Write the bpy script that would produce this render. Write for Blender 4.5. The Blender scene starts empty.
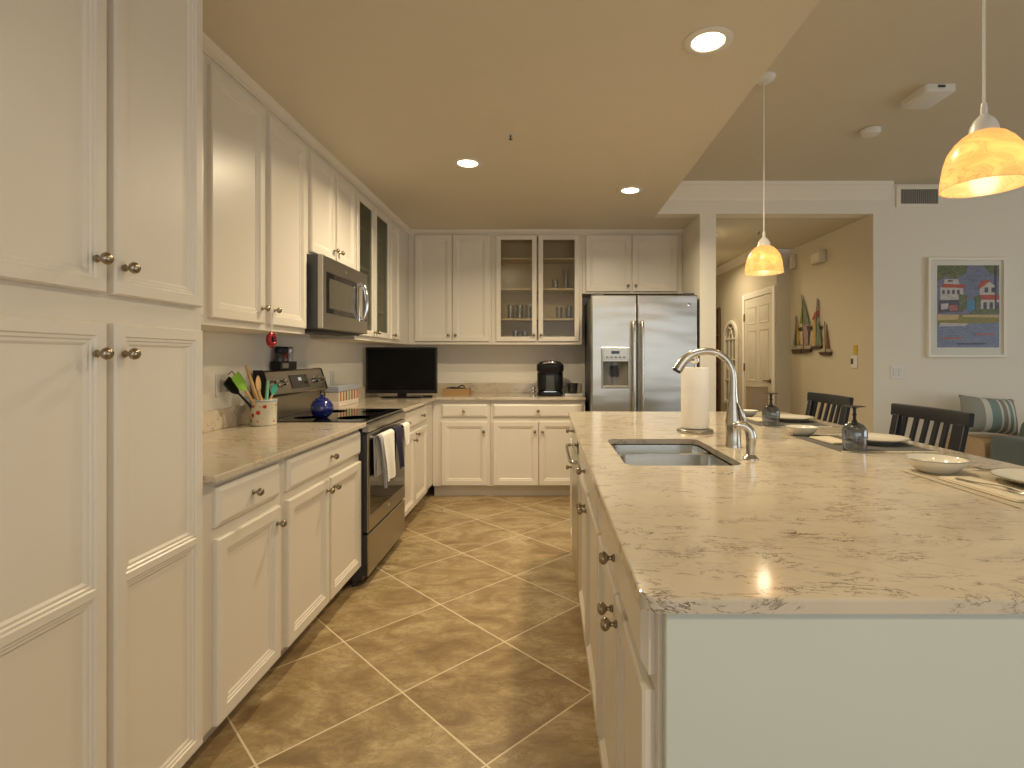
import bpy, bmesh, math, random
from mathutils import Vector, Matrix
from mathutils.geometry import tessellate_polygon
random.seed(7)
PI = math.pi
S = bpy.context.scene
COL = S.collection

# ---------------------------------------------------------------- camera, light, exposure
CH = 1.27
cd = bpy.data.cameras.new('camera'); cam = bpy.data.objects.new('camera', cd); COL.objects.link(cam)
cam.location = (0, 0, CH); cam.rotation_euler = (PI/2, 0, 0)
cd.sensor_width = 36; cd.lens = 36*530/1024; cd.shift_x = -35/1024; cd.shift_y = -26/1024
cd.clip_start = .05
S.camera = cam
S.view_settings.view_transform = 'Standard'; S.view_settings.look = 'None'
S.view_settings.gamma = 1; S.view_settings.use_curve_mapping = False
S.view_settings.exposure = 0.14
S.cycles.use_denoising = True
S.cycles.max_bounces = 10; S.cycles.diffuse_bounces = 5; S.cycles.transparent_max_bounces = 12
S.cycles.sample_clamp_indirect = 6
S.cycles.caustics_reflective = False; S.cycles.caustics_refractive = False

W = bpy.data.worlds.new('sky'); S.world = W; W.use_nodes = True
W.node_tree.nodes['Background'].inputs[0].default_value = (.62, .74, 1, 1)
W.node_tree.nodes['Background'].inputs[1].default_value = 1.0

WARM = (1, .83, .56); COOL = (1, 1, .86)
P_DOWN = 20.0      # each recessed downlight
P_PEND = 1.3       # each pendant bulb
P_DAY = 30.0       # daylight through the glass doors behind the camera
P_DAY2 = 34.0      # daylight through the side window of the living area
P_HALL = 6.2

def area(name, loc, rot, sx, sy, power, color):
    l = bpy.data.lights.new(name, 'AREA'); l.shape = 'RECTANGLE'; l.size = sx; l.size_y = sy
    l.energy = power; l.color = color
    o = bpy.data.objects.new(name, l); o.location = loc; o.rotation_euler = rot; COL.objects.link(o); return o
area('daylight_rear', (1.6, -3.12, 1.25), (PI/2, 0, 0), 5.0, 2.1, P_DAY, COOL)
area('daylight_side', (6.12, 1.2, 1.3), (0, PI/2, 0), 1.8, 3.4, P_DAY2, COOL)

# ---------------------------------------------------------------- mesh helpers
class G:
    def __init__(s): s.v = []; s.f = []; s.m = []
    def add(s, vs, fs, mi=0):
        n = len(s.v); s.v += [tuple(p) for p in vs]
        for f in fs: s.f.append([i+n for i in f]); s.m.append(mi)
        return s
    def box(s, x0, x1, y0, y1, z0, z1, mi=0):
        x0, x1 = sorted((x0, x1)); y0, y1 = sorted((y0, y1)); z0, z1 = sorted((z0, z1))
        return s.add([(x0,y0,z0),(x1,y0,z0),(x1,y1,z0),(x0,y1,z0),(x0,y0,z1),(x1,y0,z1),(x1,y1,z1),(x0,y1,z1)],
                     [(0,3,2,1),(4,5,6,7),(0,1,5,4),(1,2,6,5),(2,3,7,6),(3,0,4,7)], mi)
    def loft(s, loops, cap0=True, cap1=True, closed=False, ring=True, mi=0):
        n = len(loops[0]); vs = [p for L in loops for p in L]; fs = []
        K = len(loops)
        for k in range(K if closed else K-1):
            a = k*n; b = ((k+1) % K)*n
            for i in range(n if ring else n-1):
                j = (i+1) % n
                fs.append((a+i, a+j, b+j, b+i))
        if not closed:
            if cap0: fs.append(tuple(range(n))[::-1])
            if cap1: fs.append(tuple((K-1)*n+i for i in range(n)))
        return s.add(vs, fs, mi)
    def prism(s, poly, axis, a, b, mi=0):
        def P(p, t):
            u, w = p
            return (t,u,w) if axis == 'x' else (u,t,w) if axis == 'y' else (u,w,t)
        return s.loft([[P(p, a) for p in poly], [P(p, b) for p in poly]], mi=mi)
    def lathe(s, prof, c=(0,0,0), n=24, axis='z', mi=0, cap=True):
        L = []
        for r, h in prof:
            r = max(r, 1e-5)
            ring = []
            for i in range(n):
                t = 2*PI*i/n; a, b = r*math.cos(t), r*math.sin(t)
                p = (a,b,h) if axis == 'z' else (a,h,b) if axis == 'y' else (h,a,b)
                ring.append((c[0]+p[0], c[1]+p[1], c[2]+p[2]))
            L.append(ring)
        return s.loft(L, cap, cap, mi=mi)
    def tube(s, pts, r, n=12, sub=6, mi=0, closed=False, flat=1.0):
        pts = [Vector(p) for p in pts]
        rs = r if isinstance(r, (list, tuple)) else [r]*len(pts)
        if sub > 1 and len(pts) > 2:
            q = []; qr = []
            for i in range(len(pts)-1):
                p0 = pts[max(i-1,0)]; p1 = pts[i]; p2 = pts[i+1]; p3 = pts[min(i+2, len(pts)-1)]
                for k in range(sub):
                    t = k/sub
                    q.append(.5*((2*p1)+(p2-p0)*t+(2*p0-5*p1+4*p2-p3)*t*t+(3*p1-p0-3*p2+p3)*t**3))
                    qr.append(rs[i]*(1-t)+rs[i+1]*t)
            q.append(pts[-1]); qr.append(rs[-1]); pts, rs = q, qr
        L = []; up = None
        for i, p in enumerate(pts):
            d = (pts[min(i+1, len(pts)-1)]-pts[max(i-1, 0)]).normalized()
            if up is None:
                up = Vector((0,0,1)) if abs(d.z) < .9 else Vector((0,1,0))
            a = d.cross(up).normalized(); b = a.cross(d).normalized(); up = b
            L.append([tuple(p + a*rs[i]*math.cos(2*PI*k/n) + b*rs[i]*flat*math.sin(2*PI*k/n)) for k in range(n)])
        return s.loft(L, mi=mi)
    def blob(s, c, rx, ry, rz, e=.35, n=20, m=12, mi=0):   # rounded (super-ellipsoid) block
        def sg(a, p): return math.copysign(abs(a)**p, a)
        L = []
        for j in range(m+1):
            ph = -PI/2 + PI*j/m
            cz = max(sg(math.cos(ph), e), 1e-4)
            L.append([(c[0]+rx*cz*sg(math.cos(2*PI*i/n), e), c[1]+ry*cz*sg(math.sin(2*PI*i/n), e), c[2]+rz*sg(math.sin(ph), e)) for i in range(n)])
        return s.loft(L, mi=mi)

def rrect(x0, x1, y0, y1, r, n=5):
    out = []
    for cx, cy, a in ((x1-r,y1-r,0),(x0+r,y1-r,PI/2),(x0+r,y0+r,PI),(x1-r,y0+r,3*PI/2)):
        for k in range(n+1):
            t = a + PI/2*k/n; out.append((cx+r*math.cos(t), cy+r*math.sin(t)))
    return out

FLAT = {'door', 'drawer', 'slab', 'island_countertop', 'fridge_door', 'freezer_door', 'oven_door', 'bezel', 'frame', 'dispenser', 'storage_drawer', 'door_leaf', 'backguard', 'front_trim'}
def mesh_obj(name, g, mats, parent=None, off=(0,0,0), bevel=0, seg=1, ang=35, smooth=True):
    me = bpy.data.meshes.new(name)
    me.from_pydata([(a+off[0], b+off[1], c+off[2]) for a, b, c in g.v], [], g.f)
    for p, mi in zip(me.polygons, g.m): p.material_index = mi
    if name in FLAT: ang = 14
    bm = bmesh.new(); bm.from_mesh(me)
    bmesh.ops.remove_doubles(bm, verts=bm.verts, dist=1e-6)
    bmesh.ops.recalc_face_normals(bm, faces=bm.faces)
    if bevel:
        es = [e for e in bm.edges if len(e.link_faces) == 2 and e.calc_face_angle(0) > math.radians(30)]
        bmesh.ops.bevel(bm, geom=es, offset=bevel, segments=seg, profile=.5, affect='EDGES', clamp_overlap=True)
    for e in bm.edges:
        e.smooth = len(e.link_faces) == 2 and e.calc_face_angle(0) < math.radians(ang)
    for f in bm.faces: f.smooth = smooth
    bm.to_mesh(me); bm.free()
    for m in (mats if isinstance(mats, (list, tuple)) else [mats]): me.materials.append(m)
    o = bpy.data.objects.new(name, me); COL.objects.link(o)
    if parent: o.parent = parent
    return o
part = mesh_obj
def tag(o, label, cat, group=None):
    o['label'] = label; o['category'] = cat
    if group: o['group'] = group
    return o
def thing(name, label, cat, loc=(0,0,0), rotz=0, group=None):
    o = bpy.data.objects.new(name, None); COL.objects.link(o)
    o.empty_display_size = .05; o.location = loc; o.rotation_euler = (0, 0, rotz)
    return tag(o, label, cat, group)
def solo(name, g, mat, label, cat, loc=(0,0,0), rotz=0, group=None, **k):   # thing that is one mesh, local coords
    o = mesh_obj(name, g, mat, **k); o.location = loc; o.rotation_euler = (0,0,rotz)
    return tag(o, label, cat, group)
def struct(name, g, mat, parent=None, **k):
    o = mesh_obj(name, g, mat, parent, **k)
    if not parent: o['kind'] = 'structure'
    return o
def dup(root, loc, label, rotz=None, group=None):
    r = root.copy(); COL.objects.link(r); r.location = loc; r['label'] = label
    if rotz is not None: r.rotation_euler = (0,0,rotz)
    if group: r['group'] = group
    for ch in list(root.children):
        c = ch.copy(); COL.objects.link(c); c.parent = r
        for gch in list(ch.children):
            d = gch.copy(); COL.objects.link(d); d.parent = c
    return r

# ---------------------------------------------------------------- materials
def lin(c): return tuple((x/12.92 if x <= .04045 else ((x+.055)/1.055)**2.4) for x in c)
class N:
    def __init__(s, name):
        s.mat = bpy.data.materials.new(name); s.mat.use_nodes = True
        s.t = s.mat.node_tree; s.n = s.t.nodes; s.b = s.n['Principled BSDF']; s.out = s.n['Material Output']
    def node(s, ty, **k):
        x = s.n.new(ty)
        for a, v in k.items():
            if a.startswith('i_'):
                key = a[2:]; key = int(key) if key.isdigit() else key.replace('_', ' ')
                x.inputs[key].default_value = v
            else: setattr(x, a, v)
        return x
    def link(s, a, b): s.t.links.new(a, b)
    def math(s, op, a, b=None, c=None):
        x = s.n.new('ShaderNodeMath'); x.operation = op
        for i, q in enumerate((a, b, c)):
            if q is None: continue
            if isinstance(q, (int, float)): x.inputs[i].default_value = q
            else: s.link(q, x.inputs[i])
        return x.outputs[0]
    def mix(s, fac, a, b, mode='MIX'):
        x = s.n.new('ShaderNodeMix'); x.data_type = 'RGBA'; x.blend_type = mode
        for sock, q in ((x.inputs[0], fac), (x.inputs[6], a), (x.inputs[7], b)):
            if isinstance(q, (int, float)): sock.default_value = q
            elif isinstance(q, tuple): sock.default_value = (*q[:3], 1)
            else: s.link(q, sock)
        return x.outputs[2]
    def ramp(s, fac, stops):
        x = s.n.new('ShaderNodeValToRGB'); e = x.color_ramp.elements
        while len(e) < len(stops): e.new(.5)
        for k, (p, c) in enumerate(stops):
            e[k].position = p; e[k].color = (*c, 1) if isinstance(c, tuple) else (c, c, c, 1)
        s.link(fac, x.inputs[0]); return x.outputs[0]
    def coords(s, scale=(1,1,1), kind='Object'):
        tc = s.n.new('ShaderNodeTexCoord'); mp = s.n.new('ShaderNodeMapping')
        mp.inputs['Scale'].default_value = scale; s.link(tc.outputs[kind], mp.inputs[0]); return mp.outputs[0]
    def noise(s, vec, scale, detail=3, rough=.5, dist=0):
        x = s.node('ShaderNodeTexNoise'); x.inputs['Scale'].default_value = scale
        x.inputs['Detail'].default_value = detail; x.inputs['Roughness'].default_value = rough
        x.inputs['Distortion'].default_value = dist; s.link(vec, x.inputs[0]); return x.outputs[0]
    def bump(s, h, strength, dist=.01):
        x = s.n.new('ShaderNodeBump'); x.inputs['Strength'].default_value = strength
        x.inputs['Distance'].default_value = dist; s.link(h, x.inputs['Height'])
        s.link(x.outputs[0], s.b.inputs['Normal'])
def M(name, c, rough=.5, metal=0, var=.06, vscale=6, bump=0, bscale=60, stretch=(1,1,1), coat=0, sheen=0, spec=None):
    m = N(name); b = m.b
    b.inputs['Roughness'].default_value = rough; b.inputs['Metallic'].default_value = metal
    if coat: b.inputs['Coat Weight'].default_value = coat; b.inputs['Coat Roughness'].default_value = .05
    if sheen: b.inputs['Sheen Weight'].default_value = sheen
    if spec is not None: b.inputs['Specular IOR Level'].default_value = spec
    v = m.coords(stretch)
    nz = m.noise(v, vscale)
    m.link(m.mix(nz, tuple(x*(1-var) for x in c), tuple(min(1, x*(1+var)) for x in c)), b.inputs['Base Color'])
    if bump: m.bump(m.noise(v, bscale, 2), bump, .002)
    return m.mat
PAINT = M('cabinet_paint', (.75,.69,.59), .33, var=.02, bump=.04, bscale=180)
GROOVE = M('cabinet_frame_paint', (.70,.645,.55), .4, var=.02)
INSIDE = M('cabinet_interior', (.70,.60,.45), .5, var=.05)
WALLP = M('wall_paint', (.80,.75,.64), .7, var=.015, bump=.1, bscale=220)
KWALL = M('kitchen_wall_paint', (.84,.79,.69), .6, var=.015, bump=.1, bscale=220)
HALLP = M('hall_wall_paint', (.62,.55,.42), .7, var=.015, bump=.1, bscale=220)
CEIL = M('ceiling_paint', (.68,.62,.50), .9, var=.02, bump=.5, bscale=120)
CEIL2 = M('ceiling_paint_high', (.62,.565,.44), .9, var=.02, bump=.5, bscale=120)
TRIMW = M('trim_paint', (.83,.78,.67), .4, var=.01)
DOORW = M('hall_door_paint', (.72,.66,.54), .4, var=.02)
STEEL = N('brushed_steel'); _v = STEEL.coords((1, 1, 60)); STEEL.b.inputs['Metallic'].default_value = 1
STEEL.b.inputs['Roughness'].default_value = .30
_n = STEEL.noise(_v, 8, 4); STEEL.link(STEEL.mix(_n, (.47,.455,.405), (.58,.565,.505)), STEEL.b.inputs['Base Color'])
STEEL.bump(STEEL.noise(STEEL.coords((.8, .6, 2.6)), 2.4, 1), .45, .02); STEEL = STEEL.mat
STEEL2 = M('range_steel', (.40,.375,.33), .3, 1, .08, 30, stretch=(1,1,12))
SINKM = M('sink_steel', (.74,.74,.71), .17, 1, .05, 20)
NICK = M('brushed_nickel', (.56,.53,.47), .24, 1, .04, 12)
KNOBM = M('antique_knob_metal', (.36,.30,.22), .26, 1, .25, 40)
BLACKG = M('black_glass', (.008,.008,.008), .05, 0, .1)
BLACKP = M('black_plastic', (.010,.010,.011), .3, 0, .2, spec=.3)
BLACKM = M('black_matte', (.03,.03,.032), .6, 0, .2)
DARKG = M('charcoal_body', (.06,.06,.065), .45, 0, .2)
WOODB = M('black_stained_wood', (.014,.015,.018), .4, 0, .4, 14, stretch=(1,1,6), spec=.35)
WHITE = M('white_plastic', (.72,.70,.65), .35, var=.02)
PORC = M('porcelain', (.74,.70,.60), .15, var=.02, coat=.5)
PAPER = M('paper_towel', (.86,.82,.75), .9, var=.02, bump=.5, bscale=90)
TOWELW = M('white_towel', (.80,.77,.70), .95, var=.05, bump=.8, bscale=300, sheen=.3)
TOWELG = M('grey_towel_edge', (.42,.42,.46), .95, var=.05, bump=.8, bscale=300)
NAVY = M('navy_towel', (.018,.014,.045), .95, var=.2, bump=.8, bscale=300)
WOOD = M('utensil_wood', (.55,.36,.17), .5, var=.25, vscale=20, stretch=(1,1,.2))
GREEN = M('green_silicone', (.20,.45,.03), .4, var=.1)
MINT = M('mint_plastic', (.25,.62,.36), .35, var=.05)
TEAL = M('teal_plastic', (.05,.42,.33), .3, var=.05)
COBALT = M('cobalt_glaze', (.008,.018,.16), .08, var=.3, coat=1)
RED = M('red_ornament', (.32,.012,.02), .2, .35, .2)
BLUEF = M('blue_grey_slipcover', (.115,.15,.16), .9, var=.12, vscale=5, bump=.6, bscale=240, sheen=.2)
TANF = M('tan_upholstery', (.50,.37,.24), .9, var=.06, bump=.5, bscale=240)
WICK = M('wicker_tray', (.42,.25,.10), .6, var=.35, vscale=60, stretch=(1,1,4))
BRASS = M('antique_brass', (.25,.18,.09), .35, 1)
YEL = M('yellow_card', (.62,.40,.03), .6)
BROWN = M('bookcase_wood', (.12,.06,.025), .5, var=.3, vscale=10)
CORD = M('cord_white', (.78,.74,.66), .4, var=.01)
CHROME = M('chrome', (.75,.75,.75), .1, 1, .02)
STRING = M('white_string', (.8,.78,.72), .8)
TANP = M('tan_fabric_panel', (.45,.36,.26), .85, bump=.5, bscale=200)

def emis(name, c, strength, veins=False):
    m = N(name); m.b.inputs['Base Color'].default_value = (.30,.19,.08,1); m.b.inputs['Roughness'].default_value = .3
    m.b.inputs['Emission Strength'].default_value = strength
    if veins:
        v = m.coords((1,1,2.2)); nz = m.noise(v, 8, 2, .5, 2.2)
        col = m.ramp(nz, [(.36, tuple(x*.86 for x in c)), (.485, c), (.50, tuple(x*.62 for x in c)), (.515, c), (.70, tuple(min(1, x*1.15) for x in c))])
        m.link(col, m.b.inputs['Emission Color'])
        m.b.inputs['Coat Weight'].default_value = .4
        tr = m.node('ShaderNodeBsdfTranslucent'); m.link(col, tr.inputs[0]); mx = m.node('ShaderNodeMixShader'); mx.inputs[0].default_value = .45
        m.link(m.b.outputs[0], mx.inputs[1]); m.link(tr.outputs[0], mx.inputs[2]); m.link(mx.outputs[0], m.out.inputs[0])
    else: m.b.inputs['Emission Color'].default_value = (*c, 1)
    return m.mat
LAMP = emis('downlight_lens', (1,.80,.50), 9)
SHADE = emis('alabaster_glass', (1,.65,.28), .62, True)
DISP = emis('oven_display_glow', (.7,.8,.8), .4)

def glassmat(name, tint, gl=.12, rough=.03, ripple=0):
    m = N(name); m.n.remove(m.b)
    t = m.node('ShaderNodeBsdfTransparent'); t.inputs[0].default_value = (*tint, 1)
    g = m.node('ShaderNodeBsdfGlossy'); g.inputs['Roughness'].default_value = rough
    g.inputs['Color'].default_value = (.9,.9,.9,1)
    lw = m.node('ShaderNodeLayerWeight'); lw.inputs[0].default_value = gl
    mx = m.node('ShaderNodeMixShader')
    fac = m.math('ADD', m.math('MULTIPLY', lw.outputs['Facing'], .5), gl*.5)
    m.link(fac, mx.inputs[0]); m.link(t.outputs[0], mx.inputs[1]); m.link(g.outputs[0], mx.inputs[2])
    m.link(mx.outputs[0], m.out.inputs[0])
    if ripple:
        b = m.node('ShaderNodeBump'); b.inputs['Strength'].default_value = ripple; b.inputs['Distance'].default_value = .004
        m.link(m.noise(m.coords(), 60, 2), b.inputs['Height']); m.link(b.outputs[0], g.inputs['Normal'])
    return m.mat
PANE = glassmat('seeded_cabinet_glass', (.88,.86,.78), .06, .22, .3)
PANEG = glassmat('green_tinted_cabinet_glass', (.62,.66,.56), .10, .25, .3)
SMOKE = glassmat('smoky_blue_goblet_glass', (.62,.65,.70), .16, .05)
CLEAR = glassmat('clear_tumbler_glass', (.80,.80,.76), .3, .05)

# floor tile: big diagonal tiles with pale grout
def floor_mat():
    m = N('diagonal_stone_tile'); T = .508
    tc = m.n.new('ShaderNodeTexCoord'); sep = m.n.new('ShaderNodeSeparateXYZ'); m.link(tc.outputs['Object'], sep.inputs[0])
    x = m.math('SUBTRACT', sep.outputs[0], -.19); y = m.math('SUBTRACT', sep.outputs[1], 2.372)
    k = 1/(math.sqrt(2)*T)
    u = m.math('MULTIPLY', m.math('ADD', x, y), k); v = m.math('MULTIPLY', m.math('SUBTRACT', y, x), k)
    def edge(a):
        f = m.math('FRACT', a); return m.math('MINIMUM', f, m.math('SUBTRACT', 1.0, f))
    e = m.math('MINIMUM', edge(u), edge(v))
    grout = m.math('LESS_THAN', e, .0065)
    cm = m.n.new('ShaderNodeCombineXYZ'); m.link(m.math('FLOOR', u), cm.inputs[0]); m.link(m.math('FLOOR', v), cm.inputs[1])
    wn = m.n.new('ShaderNodeTexWhiteNoise'); wn.noise_dimensions = '3D'; m.link(cm.outputs[0], wn.inputs[0])
    off = m.n.new('ShaderNodeVectorMath'); off.operation = 'MULTIPLY_ADD'
    m.link(wn.outputs['Color'], off.inputs[0]); off.inputs[1].default_value = (9,9,9)
    mp = m.coords((1.0, 1.9, 1)); m.link(mp, off.inputs[2])
    n1 = m.noise(off.outputs[0], 2.6, 6, .62, 1.3); n2 = m.noise(off.outputs[0], 16, 10, .85, .8)
    n3 = m.noise(off.outputs[0], 3.2, 7, .7, 2.2)
    c = m.ramp(n1, [(.30, (.165,.10,.042)), (.42, (.30,.20,.092)), (.54, (.46,.345,.18)), (.68, (.60,.475,.28))])
    c = m.mix(m.ramp(n2, [(.36, .8), (.56, 0.0)]), c, (.20,.125,.055), 'MIX')
    vein = m.ramp(n3, [(.487, 0.0), (.5, .7), (.513, 0.0)])
    c = m.mix(vein, c, (.15,.085,.035))
    c = m.mix(.22, c, m.ramp(wn.outputs['Value'], [(0, (.30,.21,.10)), (1, (.43,.33,.18))]))
    c = m.mix(grout, c, (.72,.61,.42))
    m.link(c, m.b.inputs['Base Color'])
    m.link(m.ramp(n1, [(.3, .42), (.7, .26)]), m.b.inputs['Roughness'])
    m.bump(m.math('SUBTRACT', n2, m.math('MULTIPLY', grout, 1.5)), .25, .003)
    return m.mat
FLOOR = floor_mat()
def quartz(name):
    m = N(name); v = m.coords((1, 1, 1))
    big = m.noise(v, 3.0, 4, .6, .5)
    c = m.ramp(big, [(.3, (.54,.46,.345)), (.7, (.62,.54,.42))])
    def veins(scale, off, w, st, mask_scale, lo, hi):
        mp = m.node('ShaderNodeMapping'); mp.inputs['Location'].default_value = off; mp.inputs['Rotation'].default_value = (0, 0, .35)
        mp.inputs['Scale'].default_value = (.65, 1.7, 1.2)
        tc = m.n.new('ShaderNodeTexCoord'); m.link(tc.outputs['Object'], mp.inputs[0])
        n = m.noise(mp.outputs[0], scale, 6, .68, 1.2)
        d = m.math('ABSOLUTE', m.math('SUBTRACT', n, .5))
        line = m.ramp(d, [(0, 1.0), (w, 0.0)])
        mask = m.ramp(m.noise(mp.outputs[0], mask_scale, 3, .6), [(lo, 0.0), (hi, 1.0)])
        return m.math('MULTIPLY', m.math('MULTIPLY', line, mask), st)
    c = m.mix(veins(7, (3,1,7), .016, 1.0, 9, .52, .60), c, (.11,.085,.06))
    c = m.mix(veins(13, (8,4,2), .020, .95, 13, .53, .60), c, (.13,.10,.075))
    c = m.mix(veins(3.5, (1,9,4), .03, .40, 3, .42, .56), c, (.38,.33,.27))
    m.link(c, m.b.inputs['Base Color']); m.b.inputs['Roughness'].default_value = .12
    return m.mat
QUARTZ = quartz('veined_cream_quartz')

# ---------------------------------------------------------------- room shell
KZ, HZ = 2.50, 2.752      # kitchen / high ceiling
LX, BY, HY = -1.65, 5.42, 4.52
PX0, PX1, OX = 1.305, 1.441, 2.78
EX = .939
struct('floor', G().box(-1.8, 6.2, -3.2, 8.6, -.06, 0), FLOOR)
struct('wall_left', G().box(LX-.12, LX, -3.2, BY+.12, 0, HZ+.1), KWALL)
struct('wall_back', G().box(LX, PX0, BY, BY+.12, 0, HZ+.1), KWALL)
struct('wall_partition', G().box(PX0, PX1, HY, 8.4, 0, KZ).box(PX0, PX1, HY+.131, 8.4, KZ, HZ+.1), WALLP)
struct('wall_header', G().box(EX, OX+.005, HY, HY+.13, KZ, HZ), WALLP)
struct('wall_living', G().box(OX+.005, 6.1, HY, HY+.13, 0, HZ), WALLP)
struct('wall_right', G().box(6.0, 6.12, -3.2, -.6, 0, HZ).box(6.0, 6.12, 3.0, HY, 0, HZ).box(6.0, 6.12, -.6, 3.0, 0, .35).box(6.0, 6.12, -.6, 3.0, 2.25, HZ), WALLP)
g = G()
g.box(-1.65, -.95, -3.1, -3.0, 0, HZ).box(4.15, 6.0, -3.1, -3.0, 0, HZ).box(-.95, 4.15, -3.1, -3.0, 2.3, HZ).box(-.95, 4.15, -3.1, -3.0, 0, .12)
struct('wall_rear', g, WALLP)
g = G()
for x in (-.95, .75, 2.42, 4.09): g.box(x, x+.06, -3.08, -3.02, .12, 2.3)
g.box(-.95, 4.15, -3.08, -3.02, 2.24, 2.3); struct('window_1', g, TRIMW)
g = G()
for y in (-.6, 1.17, 2.94): g.box(6.03, 6.09, y, y+.06, .35, 2.25)
g.box(6.03, 6.09, -.6, 3.0, 2.19, 2.25).box(6.03, 6.09, -.6, 3.0, .35, .41); struct('window_2', g, TRIMW)
# kitchen ceiling drop with its step up to the higher ceiling
struct('ceiling_kitchen', G().box(LX, EX, -3.0, HY, KZ, HZ+.1).box(LX, PX0, HY+.13, BY, KZ, HZ).box(LX, EX, HY, HY+.13, KZ, HZ), CEIL)
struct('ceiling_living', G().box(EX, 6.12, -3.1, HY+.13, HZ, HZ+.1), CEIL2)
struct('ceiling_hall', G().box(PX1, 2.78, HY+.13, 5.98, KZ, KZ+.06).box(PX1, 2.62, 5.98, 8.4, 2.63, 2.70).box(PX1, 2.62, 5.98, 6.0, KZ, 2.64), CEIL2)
struct('wall_hall_right', G().box(2.78, 2.9, HY+.131, 6.05, 0, KZ+.06).box(2.78, 2.7848, HY+.001, HY+.131, 0, KZ), HALLP)
struct('wall_hall_far_right', G().box(2.62, 2.9, 6.05, 8.4, 0, 2.7), HALLP)
struct('wall_hall_end', G().box(PX1, 2.74, 8.4, 8.5, 0, 2.7), HALLP)
def sweep(path, prof, name, mat):
    g = G(); L = []; n = len(path)
    P = [Vector(p) for p in path]
    for i, p in enumerate(P):
        d0 = (P[i]-P[i-1]).normalized() if i else None
        d1 = (P[i+1]-P[i]).normalized() if i < n-1 else None
        n0 = Vector((d0.y, -d0.x)) if d0 else None; n1 = Vector((d1.y, -d1.x)) if d1 else None
        if n0 and n1:
            nn = (n0+n1).normalized(); nn = nn/ max(.2, nn.dot(n0))
        else: nn = n0 or n1
        L.append([(p.x+nn.x*o, p.y+nn.y*o, z) for o, z in prof])
    g.loft(L); return struct(name, g, mat)
# crown on the header wall, returning into the wall at its right-hand end
cp = [(0,HZ-.145),(.012,HZ-.145),(.016,HZ-.12),(.022,HZ-.115),(.030,HZ-.095),(.055,HZ-.065),(.075,HZ-.04),(.080,HZ-.030),(.088,HZ-.028),(.092,HZ-.001),(0,HZ-.001)]
sweep([(EX, HY-.001), (2.90, HY-.001)], cp, 'trim_1', TRIMW)
# small crown above the wall cabinets (left run, then back run)
cp = [(0,2.462),(.010,2.462),(.012,2.468),(.022,2.472),(.034,2.484),(.040,2.488),(.044,2.499),(0,2.499)]
sweep([(-1.34, 1.60), (-1.34, 5.11), (PX0-.001, 5.11)], cp, 'trim_2', PAINT)
cp = [(0,2.53),(.012,2.53),(.05,2.59),(.06,2.629),(0,2.629)]
sweep([(2.619, 8.39), (2.619, 6.06)], [(o, z) for o, z in cp], 'trim_3', TRIMW)
struct('baseboard_living', G().box(OX, 6.0, HY-.014, HY, 0, .12), TRIMW, bevel=.003)
struct('baseboard_hall', G().box(2.766, 2.779, HY+.13, 6.05, 0, .12), TRIMW, bevel=.003)

# ---------------------------------------------------------------- cabinet builder
kg = G().lathe([(.0075,0),(.0085,-.002),(.0085,-.005),(.005,-.008),(.0048,-.013),(.0085,-.016),(.0125,-.020),(.0145,-.025),(.0135,-.030),(.009,-.0345),(.001,-.036)], n=16, axis='y')
KN = {}
def knob(parent, x, y, z):
    if 'k' not in KN:
        o = mesh_obj('knob', kg, KNOBM); KN['k'] = o
    else:
        o = KN['k'].copy(); COL.objects.link(o)
    o.parent = parent; o.location = (x, y, z); return o
def rloop(x0, x1, z0, z1, l, r, b, t, y): return [(x0+l,y,z0+b),(x1-r,y,z0+b),(x1-r,y,z1-t),(x0+l,y,z1-t)]
TH = .02
def door_geo(x0, x1, z0, z1, rails=(), hollow=False, st=.042):
    g = G()
    if hollow:
        L = [rloop(x0,x1,z0,z1,0,0,0,0,0), rloop(x0,x1,z0,z1,0,0,0,0,-TH+.004), rloop(x0,x1,z0,z1,*[.004]*4,-TH),
             rloop(x0,x1,z0,z1,*[st]*4,-TH), rloop(x0,x1,z0,z1,*[st+.004]*4,-TH+.005), rloop(x0,x1,z0,z1,*[st+.004]*4,0)]
        return g.loft(L, closed=True)
    zs = [z0, *rails, z1]
    for k in range(len(zs)-1):
        a, b = zs[k], zs[k+1]; fb = k > 0; ft = k < len(zs)-2
        def R(ins, y):
            bb = ins if not fb else max(0, ins-st+.009) if ins > .004 else 0
            tt = ins if not ft else max(0, ins-st+.009) if ins > .004 else 0
            return rloop(x0,x1,a,b,ins,ins,bb,tt,y)
        L = [R(0,0), R(0,-TH+.005), R(.004,-TH), R(st,-TH), R(st+.003,-TH+.004), R(st+.009,-TH+.004), R(st+.012,-TH+.0075), R(st+.018,-TH+.0075), R(st+.024,-TH+.012)]
        g.loft(L)
    return g
def drawer_geo(x0, x1, z0, z1):
    return G().loft([rloop(x0,x1,z0,z1,0,0,0,0,0), rloop(x0,x1,z0,z1,0,0,0,0,-TH+.010), rloop(x0,x1,z0,z1,*[.004]*4,-TH+.008), rloop(x0,x1,z0,z1,*[.016]*4,-TH)])
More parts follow.
